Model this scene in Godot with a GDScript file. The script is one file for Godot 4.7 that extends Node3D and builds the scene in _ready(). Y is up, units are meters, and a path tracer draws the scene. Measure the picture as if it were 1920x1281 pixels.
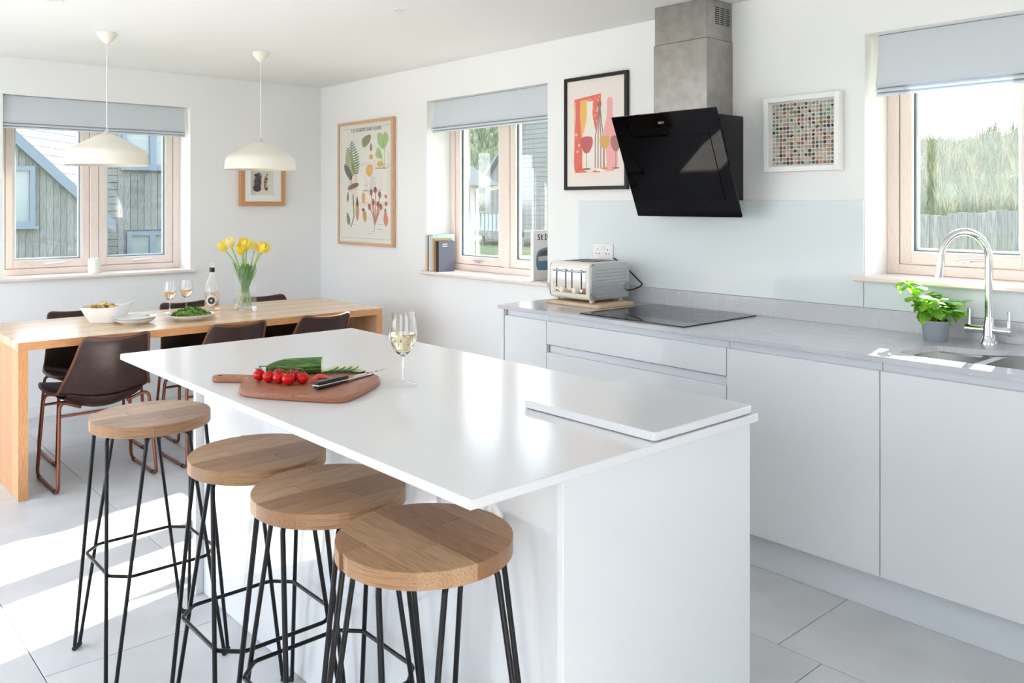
extends Node3D
# A white kitchen-diner by the dunes: island with stools, grey worktop run, dining table, three windows.
# x runs along the far wall, -z into the room, y up; metres.

const XW := 3.475      # inner face of the wall with hob and sink
const ZB := -6.28      # inner face of the far dining wall
const XL := -1.1       # inner face of the garden-door wall
const ZF := 2.4        # inner face of the wall behind the camera
const HC := 2.376      # ceiling height

var M := {}
var taken := {}
var XF := Transform3D()
var rng := RandomNumberGenerator.new()

func _ready():
	rng.seed = 7
	view_and_light()
	materials()
	shell()
	windows()
	garden()
	kitchen_run()
	island()
	dining()
	on_the_table()
	on_the_island()
	on_the_worktop()
	pictures()
	lamps()

func view_and_light():
	var cam = Camera3D.new()
	cam.name = "camera"
	add_child(cam)
	cam.position = Vector3(0, 1.42, 0)
	cam.rotation.y = -deg_to_rad(41.732)
	cam.near = 0.05
	cam.far = 300.0
	cam.projection = Camera3D.PROJECTION_FRUSTUM
	cam.size = cam.near * 1281.0 / 1583.0
	cam.frustum_offset = Vector2(0, -258.5 / 1583.0 * cam.near)
	cam.current = true
	var env = Environment.new()
	env.background_mode = Environment.BG_SKY
	env.sky = Sky.new()
	var sm = ProceduralSkyMaterial.new()
	sm.sky_top_color = Color(0.82, 0.89, 0.985)
	sm.sky_horizon_color = Color(0.97, 0.985, 1.0)
	sm.sky_energy_multiplier = 1.45
	sm.sky_curve = 0.22
	sm.ground_bottom_color = Color(0.62, 0.62, 0.58)
	sm.ground_horizon_color = Color(0.8, 0.82, 0.82)
	sm.sun_angle_max = 1.0
	env.sky.sky_material = sm
	env.tonemap_mode = Environment.TONE_MAPPER_LINEAR
	env.tonemap_exposure = 2.6
	env.sdfgi_enabled = true
	env.ssao_enabled = true
	env.ssil_enabled = true
	var we = WorldEnvironment.new()
	we.name = "world_environment"
	we.environment = env
	add_child(we)
	var sun = DirectionalLight3D.new()
	sun.name = "sun"
	sun.light_color = Color(1.0, 0.965, 0.91)
	sun.light_energy = 7.0
	sun.light_angular_distance = 0.6
	sun.shadow_enabled = true
	sun.sky_mode = DirectionalLight3D.SKY_MODE_LIGHT_ONLY
	add_child(sun)
	sun.look_at_from_position(Vector3.ZERO, Vector3(-1.0, -0.5, 0.22), Vector3.UP)

# ---------------------------------------------------------------- naming
func numbered(n):
	var k = taken.get(n, 0)
	taken[n] = k + 1
	return n if k == 0 else "%s_%03d" % [n, k]

func mark(o, label, category, group = "", kind = ""):
	o.set_meta("label", label)
	o.set_meta("category", category)
	if group != "": o.set_meta("group", group)
	if kind != "": o.set_meta("kind", kind)
	return o

func thing(n, label, category, at = Vector3.ZERO, turn = 0.0, group = "", kind = ""):
	var o = Node3D.new()
	o.name = numbered(n)
	add_child(o)
	o.position = at
	o.rotation.y = turn
	return mark(o, label, category, group, kind)

func copy(src, at, turn, label, group = ""):
	var o = src.duplicate()
	o.name = numbered(String(src.name).rstrip("0123456789").trim_suffix("_"))
	add_child(o)
	o.position = at
	o.rotation.y = turn
	o.set_meta("label", label)
	if group != "": o.set_meta("group", group)
	return o

func inst(mesh, n, mat, parent = null, at = Vector3.ZERO, rot = Vector3.ZERO, sc = Vector3.ONE):
	var o = MeshInstance3D.new()
	o.mesh = mesh
	o.material_override = mat
	if parent == null:
		o.name = numbered(n)
		add_child(o)
	else:
		o.name = n
		parent.add_child(o, true)
	o.position = at
	o.rotation = rot
	o.scale = sc
	o.cast_shadow = GeometryInstance3D.SHADOW_CASTING_SETTING_ON
	return o

func put(st, n, mat, parent = null, at = Vector3.ZERO, rot = Vector3.ZERO):
	return inst(st.commit(), n, mat, parent, at, rot)

# ---------------------------------------------------------------- shapes
func new_st():
	var s = SurfaceTool.new()
	s.begin(Mesh.PRIMITIVE_TRIANGLES)
	XF = Transform3D()
	return s

func tri(s, a, b, c, na, nb, nc, ua = Vector2.ZERO, ub = Vector2.ZERO, uc = Vector2.ZERO):
	var g = (b - a).cross(c - a)
	var swap = g.dot(na + nb + nc) > 0.0
	var it = XF.basis.inverse().transposed()
	if XF.basis.determinant() < 0.0: swap = not swap
	var P = [a, c, b] if swap else [a, b, c]
	var N = [na, nc, nb] if swap else [na, nb, nc]
	var U = [ua, uc, ub] if swap else [ua, ub, uc]
	for i in 3:
		s.set_normal((it * N[i]).normalized())
		s.set_uv(U[i])
		s.add_vertex(XF * P[i])

func quad(s, a, b, c, d, n, ua = Vector2.ZERO, ub = Vector2.ZERO, uc = Vector2.ZERO, ud = Vector2.ZERO):
	tri(s, a, b, c, n, n, n, ua, ub, uc)
	tri(s, a, c, d, n, n, n, ua, uc, ud)

func quadn(s, a, b, c, d, na, nb, nc, nd):
	tri(s, a, b, c, na, nb, nc)
	tri(s, a, c, d, na, nc, nd)

func box(s, c, size, bev = 0.0):
	var h = size * 0.5
	var b = minf(bev, minf(h.x, minf(h.y, h.z)) * 0.95)
	var ax = [Vector3(1, 0, 0), Vector3(0, 1, 0), Vector3(0, 0, 1)]
	for i in 3:
		var j = (i + 1) % 3
		var k = (i + 2) % 3
		for sg in [-1.0, 1.0]:
			var n = ax[i] * sg
			var o = c + ax[i] * sg * h[i]
			var u = ax[j] * (h[j] - b)
			var v = ax[k] * (h[k] - b)
			quad(s, o - u - v, o + u - v, o + u + v, o - u + v, n, Vector2(0, 1), Vector2(1, 1), Vector2(1, 0), Vector2(0, 0))
			if b > 0.0:
				for sj in [-1.0, 1.0]:
					# edge between face i and face j
					var n2 = ax[j] * sj
					var p = c + n * (h[i] - b) + n2 * (h[j] - b)
					var w = ax[k] * (h[k] - b)
					quad(s, p + n * b - w, p + n * b + w, p + n2 * b + w, p + n2 * b - w, (n + n2).normalized())
					if i == 0:
						for sk in [-1.0, 1.0]:
							var n3 = ax[k] * sk
							var q = c + n * (h[i] - b) + n2 * (h[j] - b) + n3 * (h[k] - b)
							var nn = (n + n2 + n3).normalized()
							tri(s, q + n * b, q + n2 * b, q + n3 * b, nn, nn, nn)

func bx(s, x0, x1, y0, y1, z0, z1, bev = 0.0):
	box(s, Vector3((x0 + x1) * 0.5, (y0 + y1) * 0.5, (z0 + z1) * 0.5), Vector3(absf(x1 - x0), absf(y1 - y0), absf(z1 - z0)), bev)

func lathe(s, prof, seg = 24, c = Vector3.ZERO, soft = 40.0):
	var n = prof.size()
	var fn = []
	for i in n - 1:
		var d = prof[i + 1] - prof[i]
		fn.append(Vector2(d.y, -d.x).normalized() if d.length() > 1e-7 else Vector2(1, 0))
	var lim = cos(deg_to_rad(soft))
	for i in n - 1:
		var n0 = fn[i]
		var n1 = fn[i]
		if i > 0 and fn[i - 1].dot(fn[i]) > lim: n0 = (fn[i - 1] + fn[i]).normalized()
		if i < n - 2 and fn[i + 1].dot(fn[i]) > lim: n1 = (fn[i + 1] + fn[i]).normalized()
		for k in seg:
			var a0 = TAU * k / seg
			var a1 = TAU * (k + 1) / seg
			var r0 = Vector3(cos(a0), 0, sin(a0))
			var r1 = Vector3(cos(a1), 0, sin(a1))
			var up = Vector3.UP
			var A = c + r0 * prof[i].x + up * prof[i].y
			var B = c + r1 * prof[i].x + up * prof[i].y
			var C = c + r1 * prof[i + 1].x + up * prof[i + 1].y
			var D = c + r0 * prof[i + 1].x + up * prof[i + 1].y
			if prof[i].x > 1e-6: tri(s, A, B, C, r0 * n0.x + up * n0.y, r1 * n0.x + up * n0.y, r1 * n1.x + up * n1.y)
			if prof[i + 1].x > 1e-6: tri(s, A, C, D, r0 * n0.x + up * n0.y, r1 * n1.x + up * n1.y, r0 * n1.x + up * n1.y)

func ball(s, c, r, seg = 12, rings = 8):
	# r is a Vector3 of half sizes
	var keep = XF
	XF = XF * Transform3D(Basis.from_scale(r), c)
	var prof = []
	for i in rings + 1:
		var t = -PI / 2 + PI * i / rings
		prof.append(Vector2(maxf(cos(t), 0.0), sin(t)))
	lathe(s, prof, seg, Vector3.ZERO, 80.0)
	XF = keep

func tube(s, pts, r, seg = 8, closed = false, caps = true):
	var n = pts.size()
	var T = []
	for i in n:
		var a = pts[(i - 1 + n) % n] if (closed or i > 0) else pts[0]
		var b = pts[(i + 1) % n] if (closed or i < n - 1) else pts[n - 1]
		T.append((b - a).normalized())
	var u = T[0].cross(Vector3.UP if absf(T[0].y) < 0.9 else Vector3.RIGHT).normalized()
	var U = []
	for i in n:
		u = (u - T[i] * u.dot(T[i])).normalized()
		U.append(u)
	var twist = 0.0
	if closed:
		var e = (u - T[0] * u.dot(T[0])).normalized()
		twist = e.signed_angle_to(U[0], T[0])
	var cnt = n if closed else n - 1
	for i in cnt:
		var j = (i + 1) % n
		for k in seg:
			var q = []
			for w in [[i, k], [i, k + 1], [j, k + 1], [j, k]]:
				var at = TAU * w[1] / seg + (twist * w[0] / n if closed else 0.0) + (twist if closed and j == 0 and w[0] == 0 else 0.0)
				var d = U[w[0]] * cos(at) + T[w[0]].cross(U[w[0]]) * sin(at)
				var rr = r[w[0]] if r is Array else r
				q.append([pts[w[0]] + d * rr, d])
			quadn(s, q[0][0], q[1][0], q[2][0], q[3][0], q[0][1], q[1][1], q[2][1], q[3][1])
	if caps and not closed:
		for e in [0, n - 1]:
			var nn = -T[0] if e == 0 else T[n - 1]
			var rr = r[e] if r is Array else r
			for k in seg:
				var a0 = TAU * k / seg
				var a1 = TAU * (k + 1) / seg
				var v = T[e].cross(U[e])
				tri(s, pts[e], pts[e] + (U[e] * cos(a0) + v * sin(a0)) * rr, pts[e] + (U[e] * cos(a1) + v * sin(a1)) * rr, nn, nn, nn)

func fillet(pts, rad, steps = 5, closed = false):
	var out = []
	var n = pts.size()
	for i in n:
		if not closed and (i == 0 or i == n - 1):
			out.append(pts[i])
			continue
		var p = pts[i]
		var a = pts[(i - 1 + n) % n] - p
		var b = pts[(i + 1) % n] - p
		var r = minf(rad, minf(a.length(), b.length()) * 0.48)
		var p0 = p + a.normalized() * r
		var p1 = p + b.normalized() * r
		for k in steps + 1:
			var t = float(k) / steps
			out.append(p0.lerp(p, t).lerp(p.lerp(p1, t), t))
	return out

func spline(pts, per = 4, closed = false):
	var out = []
	var n = pts.size()
	var cnt = n if closed else n - 1
	for i in cnt:
		var p0 = pts[(i - 1 + n) % n] if (closed or i > 0) else pts[i]
		var p1 = pts[i]
		var p2 = pts[(i + 1) % n]
		var p3 = pts[(i + 2) % n] if (closed or i < n - 2) else p2
		for k in per:
			out.append(p1.cubic_interpolate(p2, p0, p3, float(k) / per))
	if not closed: out.append(pts[n - 1])
	return out

# polygon given in (x, z), extruded from y0 to y1 with chamfered rims
func slab(s, poly, y0, y1, bev = 0.0, soft = false):
	var n = poly.size()
	var area = 0.0
	for i in n: area += poly[i].x * poly[(i + 1) % n].y - poly[(i + 1) % n].x * poly[i].y
	var sg = 1.0 if area > 0.0 else -1.0
	var en = []
	for i in n:
		var d = (poly[(i + 1) % n] - poly[i]).normalized()
		en.append(Vector2(d.y, -d.x) * sg)
	var vn = []
	for i in n: vn.append((en[i] + en[(i - 1 + n) % n]).normalized())
	var inner = PackedVector2Array()
	for i in n: inner.append(poly[i] - vn[i] * bev)
	var idx = Geometry2D.triangulate_polygon(inner)
	for t in range(0, idx.size(), 3):
		for side in [1.0, -1.0]:
			var y = y1 if side > 0 else y0
			var N = Vector3(0, side, 0)
			var q = []
			for w in 3: q.append(Vector3(inner[idx[t + w]].x, y, inner[idx[t + w]].y))
			tri(s, q[0], q[1], q[2], N, N, N)
	for i in n:
		var j = (i + 1) % n
		var a = Vector3(en[i].x, 0, en[i].y)
		var na = Vector3(vn[i].x, 0, vn[i].y) if soft else a
		var nb = Vector3(vn[j].x, 0, vn[j].y) if soft else a
		var P = func(p, y): return Vector3(p.x, y, p.y)
		quadn(s, P.call(poly[i], y0 + bev), P.call(poly[j], y0 + bev), P.call(poly[j], y1 - bev), P.call(poly[i], y1 - bev), na, nb, nb, na)
		if bev > 0.0:
			var u = Vector3.UP
			quadn(s, P.call(poly[i], y1 - bev), P.call(poly[j], y1 - bev), P.call(inner[j], y1), P.call(inner[i], y1), (na + u).normalized(), (nb + u).normalized(), (nb + u).normalized(), (na + u).normalized())
			quadn(s, P.call(poly[i], y0 + bev), P.call(poly[j], y0 + bev), P.call(inner[j], y0), P.call(inner[i], y0), (na - u).normalized(), (nb - u).normalized(), (nb - u).normalized(), (na - u).normalized())

# sheet f(u, v) -> Vector3 with thickness th
func sheet(s, f, nu, nv, th = 0.0):
	var P = []
	var N = []
	for i in nu + 1:
		P.append([])
		N.append([])
		for j in nv + 1:
			var u = float(i) / nu
			var v = float(j) / nv
			var e = 0.002
			var du = f.call(minf(u + e, 1.0), v) - f.call(maxf(u - e, 0.0), v)
			var dv = f.call(u, minf(v + e, 1.0)) - f.call(u, maxf(v - e, 0.0))
			P[i].append(f.call(u, v))
			var nn = du.cross(dv)
			N[i].append(nn.normalized() if nn.length() > 1e-12 else Vector3.UP)
	for i in nu:
		for j in nv:
			quadn(s, P[i][j], P[i + 1][j], P[i + 1][j + 1], P[i][j + 1], N[i][j], N[i + 1][j], N[i + 1][j + 1], N[i][j + 1])
			if th > 0.0:
				quadn(s, P[i][j] - N[i][j] * th, P[i + 1][j] - N[i + 1][j] * th, P[i + 1][j + 1] - N[i + 1][j + 1] * th, P[i][j + 1] - N[i][j + 1] * th, -N[i][j], -N[i + 1][j], -N[i + 1][j + 1], -N[i][j + 1])
	if th > 0.0:
		var rim = []
		for i in nu: rim.append([i, 0, i + 1, 0])
		for j in nv: rim.append([nu, j, nu, j + 1])
		for i in nu: rim.append([nu - i, nv, nu - i - 1, nv])
		for j in nv: rim.append([0, nv - j, 0, nv - j - 1])
		var mid = P[nu / 2][nv / 2]
		for w in rim:
			var a = P[w[0]][w[1]]
			var b = P[w[2]][w[3]]
			var a2 = a - N[w[0]][w[1]] * th
			var b2 = b - N[w[2]][w[3]] * th
			var g = (b - a).cross(a2 - a).normalized()
			if g.dot(a - mid) < 0.0: g = -g
			quad(s, a, b, b2, a2, g)

func rect_poly(x0, x1, z0, z1, r = 0.0, steps = 4):
	var p = [Vector2(x0, z0), Vector2(x1, z0), Vector2(x1, z1), Vector2(x0, z1)]
	if r > 0.0: p = fillet(p, r, steps, true)
	return PackedVector2Array(p)

func circle_poly(r, n = 32, c = Vector2.ZERO):
	var p = PackedVector2Array()
	for i in n: p.append(c + Vector2(cos(TAU * i / n), sin(TAU * i / n)) * r)
	return p

func lettering(text, size, n, mat, parent, at, rot = Vector3.ZERO, bold = false, face = "Droid Sans"):
	var tm = TextMesh.new()
	var f = SystemFont.new()
	f.font_names = PackedStringArray([face])
	f.font_weight = 700 if bold else 400
	tm.font = f
	tm.text = text
	tm.font_size = 32
	tm.pixel_size = size / 32.0
	tm.depth = 0.0006
	tm.curve_step = 2.0
	return inst(tm, n, mat, parent, at, rot)

# ---------------------------------------------------------------- materials
func noise_tex(freq, seedn, ramp = [], size = 512, normal = false, octaves = 4, kind = FastNoiseLite.TYPE_SIMPLEX_SMOOTH):
	var n = FastNoiseLite.new()
	n.noise_type = kind
	n.frequency = freq
	n.seed = seedn
	n.fractal_octaves = octaves
	var t = NoiseTexture2D.new()
	t.width = size
	t.height = size
	t.seamless = true
	t.noise = n
	if normal:
		t.as_normal_map = true
		t.bump_strength = 2.0
	elif ramp.size() > 0:
		var g = Gradient.new()
		g.offsets = PackedFloat32Array()
		g.colors = PackedColorArray()
		var offs = PackedFloat32Array()
		var cols = PackedColorArray()
		for r in ramp:
			offs.append(r[0])
			cols.append(r[1])
		g.offsets = offs
		g.colors = cols
		t.color_ramp = g
	return t

func mat(col, rough = 0.6, metal = 0.0, spec = 0.5):
	var m = StandardMaterial3D.new()
	m.albedo_color = col
	m.roughness = rough
	m.metallic = metal
	m.metallic_specular = spec
	return m

func textured(m, tex, sc, off = Vector3.ZERO, world = false):
	m.albedo_texture = tex
	m.uv1_triplanar = true
	m.uv1_world_triplanar = world
	m.uv1_scale = sc
	m.uv1_offset = off
	m.uv1_triplanar_sharpness = 4.0
	return m

func wood(col, tex, axis, off, rough = 0.45, fine = 26.0, long = 1.6):
	var sc = Vector3(fine, fine, fine)
	sc[axis] = long
	return textured(mat(col, rough), tex, sc, off)

func rgb8(r, g, b): return Color(r / 255.0, g / 255.0, b / 255.0)

func materials():
	M.wall = mat(rgb8(245, 245, 244), 0.9, 0, 0.3)
	M.ceiling = mat(rgb8(245, 244, 241), 0.95, 0, 0.2)
	M.skirting = mat(rgb8(242, 242, 242), 0.4)
	M.grout = mat(rgb8(120, 119, 117), 0.9)
	var cloud = noise_tex(0.006, 3, [[0.0, rgb8(206, 206, 207)], [0.5, rgb8(214, 214, 215)], [1.0, rgb8(222, 222, 222)]])
	M.tile = []
	for i in 4:
		var t = textured(mat(Color.WHITE, 0.38), cloud, Vector3(0.9, 0.9, 0.9), Vector3(i * 0.31, i * 0.17, i * 0.23))
		M.tile.append(t)
	# woods
	var grain = noise_tex(0.012, 11, [[0.0, Color(0.80, 0.78, 0.75)], [0.35, Color(0.93, 0.92, 0.91)], [0.6, Color(1, 1, 1)], [1.0, Color(0.86, 0.84, 0.81)]])
	var strong = noise_tex(0.014, 12, [[0.0, Color(0.74, 0.69, 0.65)], [0.3, Color(0.88, 0.86, 0.83)], [0.55, Color(1, 1, 1)], [0.8, Color(0.9, 0.87, 0.84)], [1.0, Color(0.76, 0.71, 0.67)]])
	M.grain = grain
	M.strong = strong
	M.table = []
	M.table_leg = []
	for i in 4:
		var c = [rgb8(234, 200, 160), rgb8(229, 191, 149), rgb8(238, 207, 170), rgb8(231, 196, 155)][i]  # top staves paler than the legs: window glare put into the colour
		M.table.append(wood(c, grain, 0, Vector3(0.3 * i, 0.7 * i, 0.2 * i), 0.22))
		var c2 = [rgb8(224, 169, 119), rgb8(217, 157, 106), rgb8(228, 177, 130), rgb8(220, 163, 113)][i]
		M.table_leg.append(wood(c2, grain, 1, Vector3(0.4 * i, 0.3 * i, 0.6 * i), 0.4))
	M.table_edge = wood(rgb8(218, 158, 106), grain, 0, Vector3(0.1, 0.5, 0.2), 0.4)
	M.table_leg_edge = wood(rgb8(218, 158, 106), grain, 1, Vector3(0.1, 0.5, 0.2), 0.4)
	M.stool = []
	for i in 5:
		var c = [rgb8(178, 138, 101), rgb8(160, 119, 84), rgb8(188, 150, 113), rgb8(168, 127, 90), rgb8(197, 161, 123)][i]
		M.stool.append(wood(c, strong, 0, Vector3(0.37 * i, 0.53 * i, 0.29 * i), 0.42, 24.0, 0.9))
	var soft = noise_tex(0.012, 13, [[0.0, Color(0.93, 0.92, 0.91)], [0.5, Color(1, 1, 1)], [1.0, Color(0.95, 0.94, 0.93)]])
	M.frame_wood = wood(rgb8(246, 231, 222), soft, 1, Vector3(0.2, 0.1, 0.6), 0.5)
	M.frame_wood_h = wood(rgb8(247, 233, 225), soft, 0, Vector3(0.5, 0.3, 0.1), 0.5)
	M.frame_wood_z = wood(rgb8(247, 233, 225), soft, 2, Vector3(0.5, 0.3, 0.1), 0.5)
	M.picture_oak = wood(rgb8(226, 184, 146), grain, 1, Vector3(0.1, 0.9, 0.3), 0.5)
	M.picture_pine = wood(rgb8(214, 160, 108), grain, 0, Vector3(0.1, 0.2, 0.3), 0.5)
	M.acacia = wood(rgb8(176, 118, 92), strong, 0, Vector3(0.15, 0.2, 0.3), 0.38, 16.0, 3.0)
	M.toast_board = wood(rgb8(232, 205, 172), grain, 2, Vector3(0.4, 0.2, 0.3), 0.5)
	# fittings
	M.gloss = mat(rgb8(229, 231, 232), 0.12)
	M.gloss.clearcoat_enabled = true
	M.gloss.clearcoat = 0.6
	M.gloss.clearcoat_roughness = 0.03
	M.rail = mat(rgb8(226, 229, 233), 0.3)
	M.carcass = mat(rgb8(226, 228, 229), 0.5)
	M.plinth = mat(rgb8(222, 225, 228), 0.28)
	var sparkle = noise_tex(0.25, 21, [[0.0, rgb8(224, 224, 226)], [0.45, rgb8(231, 231, 232)], [0.62, rgb8(233, 233, 234)], [1.0, rgb8(240, 240, 240)]], 512, false, 2)
	M.quartz = textured(mat(Color.WHITE, 0.17), sparkle, Vector3(3, 3, 3))
	var vein = noise_tex(0.008, 23, [[0.0, rgb8(196, 196, 201)], [0.45, rgb8(199, 199, 204)], [0.495, rgb8(208, 208, 212)], [0.53, rgb8(199, 199, 204)], [1.0, rgb8(203, 203, 208)]], 512, false, 5)
	M.worktop = textured(mat(Color.WHITE, 0.16), vein, Vector3(0.8, 0.8, 0.8))
	M.splash = mat(rgb8(226, 233, 235), 0.08, 0.0, 0.32)
	var brush = noise_tex(0.02, 31, [[0.0, rgb8(158, 154, 150)], [0.5, rgb8(168, 164, 160)], [1.0, rgb8(178, 174, 170)]])
	M.steel = textured(mat(Color.WHITE, 0.3, 1.0), brush, Vector3(1.2, 1.2, 1.2))
	M.toaster_steel = mat(rgb8(206, 206, 205), 0.24, 1.0)
	M.sink = mat(rgb8(222, 222, 222), 0.32, 1.0)
	M.chrome = mat(rgb8(235, 236, 238), 0.05, 1.0)
	M.black_glass = mat(rgb8(7, 7, 9), 0.03)
	M.black_glass.metallic_specular = 0.32
	M.black_satin = mat(rgb8(12, 12, 13), 0.3)
	M.hob_glass = mat(rgb8(30, 29, 32), 0.04)
	M.black_metal = mat(rgb8(20, 20, 22), 0.35, 0.3)
	M.slot = mat(rgb8(18, 18, 18), 0.8)
	M.copper = mat(rgb8(136, 84, 64), 0.38, 0.75)
	var hide = noise_tex(0.02, 41, [[0.0, rgb8(34, 18, 15)], [0.5, rgb8(46, 26, 21)], [1.0, rgb8(62, 36, 29)]])
	M.leather = textured(mat(Color.WHITE, 0.3), hide, Vector3(3, 3, 3))
	M.piping = mat(rgb8(98, 58, 38), 0.45)
	M.rubber = mat(rgb8(25, 24, 24), 0.7)
	M.cream = mat(rgb8(243, 237, 224), 0.35)
	M.cream_in = mat(rgb8(240, 236, 226), 0.6)
	M.white = mat(rgb8(242, 242, 240), 0.35)
	M.white_plastic = mat(rgb8(243, 243, 242), 0.25)
	M.china = mat(rgb8(246, 245, 242), 0.28)
	M.paper = mat(rgb8(244, 241, 234), 0.8)
	M.wax = mat(rgb8(243, 240, 234), 0.6)
	# cloth
	var weave = noise_tex(0.12, 51, [[0.0, rgb8(222, 227, 233)], [0.5, rgb8(231, 235, 240)], [1.0, rgb8(238, 242, 245)]], 512, false, 3)
	M.linen = textured(mat(Color.WHITE, 0.95, 0, 0.2), weave, Vector3(5, 1.6, 5))
	M.linen.backlight_enabled = true
	M.linen.backlight = Color(0.6, 0.625, 0.65)
	M.lining = mat(rgb8(240, 240, 238), 0.95, 0, 0.2)
	M.lining.backlight_enabled = true
	M.lining.backlight = Color(0.85, 0.86, 0.87)
	# glass
	M.pane = mat(Color(0.93, 0.97, 0.97, 0.03), 0.02)
	M.pane.transparency = BaseMaterial3D.TRANSPARENCY_ALPHA
	M.art_glass = mat(Color(1, 1, 1, 0.02), 0.03)
	M.art_glass.transparency = BaseMaterial3D.TRANSPARENCY_ALPHA
	M.thin_glass = mat(Color(1, 1, 1, 0.05), 0.02)
	M.foot_glass = mat(Color(1, 1, 1, 0.2), 0.02)
	M.foot_glass.transparency = BaseMaterial3D.TRANSPARENCY_ALPHA
	M.thin_glass.transparency = BaseMaterial3D.TRANSPARENCY_ALPHA
	M.glass = mat(Color(1, 1, 1, 0.0), 0.0)
	M.glass.refraction_enabled = true
	M.glass.refraction_scale = 0.05
	M.water = mat(Color(0.98, 1, 0.98, 0.0), 0.0)
	M.water.refraction_enabled = true
	M.water.refraction_scale = 0.033
	M.white_wine = mat(Color(0.98, 0.94, 0.80, 0.0), 0.0)
	M.white_wine.refraction_enabled = true
	M.white_wine.refraction_scale = 0.034
	M.rose_wine = mat(Color(0.99, 0.85, 0.70, 0.0), 0.0)
	M.rose_wine.refraction_enabled = true
	M.rose_wine.refraction_scale = 0.034
	M.gasket = mat(rgb8(60, 70, 72), 0.5)
	M.spacer = mat(rgb8(214, 226, 232), 0.3)
	# food and plants
	M.tomato = mat(rgb8(204, 20, 16), 0.18, 0.0, 0.42)
	M.tomato_flesh = mat(rgb8(226, 82, 58), 0.25)
	M.vine = mat(rgb8(92, 104, 52), 0.6)
	var skin = noise_tex(0.012, 61, [[0.0, rgb8(34, 66, 22)], [0.45, rgb8(58, 100, 36)], [0.7, rgb8(92, 138, 58)], [1.0, rgb8(140, 172, 92)]])
	M.cucumber = textured(mat(Color.WHITE, 0.3), skin, Vector3(2.0, 30, 30))
	M.cucumber_flesh = mat(rgb8(214, 232, 176), 0.35)
	M.basil = []
	for i in 3:
		var b = mat([rgb8(112, 170, 44), rgb8(84, 148, 40), rgb8(150, 196, 66)][i], 0.4)
		b.backlight_enabled = true
		b.backlight = Color(0.55, 0.75, 0.25)
		M.basil.append(b)
	M.stem = mat(rgb8(150, 186, 92), 0.5)
	M.tulip_stem = mat(rgb8(156, 192, 104), 0.5)
	M.tulip_leaf = mat(rgb8(88, 136, 58), 0.45)
	M.tulip_leaf.backlight_enabled = true
	M.tulip_leaf.backlight = Color(0.4, 0.6, 0.25)
	M.tulip = []
	for i in 3:
		var t = mat([rgb8(250, 230, 96), rgb8(251, 241, 176), rgb8(247, 214, 62)][i], 0.5)
		t.backlight_enabled = true
		t.backlight = Color(0.8, 0.75, 0.3)
		M.tulip.append(t)
	M.soil = mat(rgb8(62, 46, 36), 0.95)
	M.pot = mat(rgb8(146, 154, 163), 0.45)
	M.kale = []
	for i in 2:
		M.kale.append(mat([rgb8(88, 136, 46), rgb8(146, 180, 84)][i], 0.5))
	M.crisp = mat(rgb8(232, 200, 128), 0.6)
	# out of doors
	var old = noise_tex(0.012, 71, [[0.0, rgb8(92, 94, 91)], [0.4, rgb8(130, 133, 130)], [0.7, rgb8(152, 155, 151)], [1.0, rgb8(172, 174, 169)]])
	M.old_board = []
	for i in 4:
		var c = [Color(0.8, 0.8, 0.8), Color(0.74, 0.745, 0.74), Color(0.77, 0.775, 0.77), Color(0.72, 0.725, 0.72)][i]
		M.old_board.append(wood(c, old, 1, Vector3(0.3 * i, 0.4 * i, 0.2 * i), 0.9, 8.0, 0.5))
	M.render_wall = mat(rgb8(158, 157, 152), 0.9)
	M.old_board_h = wood(Color(0.77, 0.775, 0.77), old, 0, Vector3(0.2, 0.4, 0.3), 0.9, 8.0, 0.5)
	M.old_board_z = wood(Color(0.77, 0.775, 0.77), old, 2, Vector3(0.2, 0.4, 0.3), 0.9, 8.0, 0.5)
	M.slate = []
	for i in 3:
		M.slate.append(mat([rgb8(104, 108, 112), rgb8(112, 116, 120), rgb8(98, 102, 106)][i], 0.8))
	M.blue_frame = mat(rgb8(92, 106, 118), 0.5)
	M.far_glass = mat(rgb8(118, 130, 132), 0.08)
	M.lawn = textured(mat(Color(0.9, 0.9, 0.9), 0.95, 0, 0.2), noise_tex(0.02, 81, [[0.0, rgb8(78, 92, 52)], [0.5, rgb8(98, 110, 68)], [1.0, rgb8(120, 130, 88)]]), Vector3(0.2, 0.2, 0.2), Vector3.ZERO, true)
	M.dune = textured(mat(Color.WHITE, 0.95, 0, 0.1), noise_tex(0.02, 82, [[0.0, rgb8(56, 74, 44)], [0.35, rgb8(76, 90, 56)], [0.6, rgb8(104, 110, 76)], [0.8, rgb8(124, 122, 92)], [1.0, rgb8(140, 134, 108)]], 512, false, 5), Vector3(0.06, 0.06, 0.06), Vector3.ZERO, true)
	M.marram = []
	for i in 3:
		M.marram.append(mat([rgb8(88, 104, 62), rgb8(124, 122, 84), rgb8(62, 86, 50)][i], 0.8, 0, 0.2))
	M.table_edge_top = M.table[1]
	M.label_dark = mat(rgb8(44, 60, 58), 0.6)
	M.label_pink = mat(rgb8(214, 170, 156), 0.6)
	M.pot_light = mat(rgb8(214, 211, 204), 0.4)
	M.lens = mat(rgb8(226, 226, 224), 0.3)
	M.thin_water = mat(Color(0.9, 0.97, 0.92, 0.06), 0.0)
	M.thin_water.transparency = BaseMaterial3D.TRANSPARENCY_ALPHA
	M.patio = mat(rgb8(206, 202, 194), 0.9)
	M.picket = mat(rgb8(150, 157, 162), 0.7)

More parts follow.
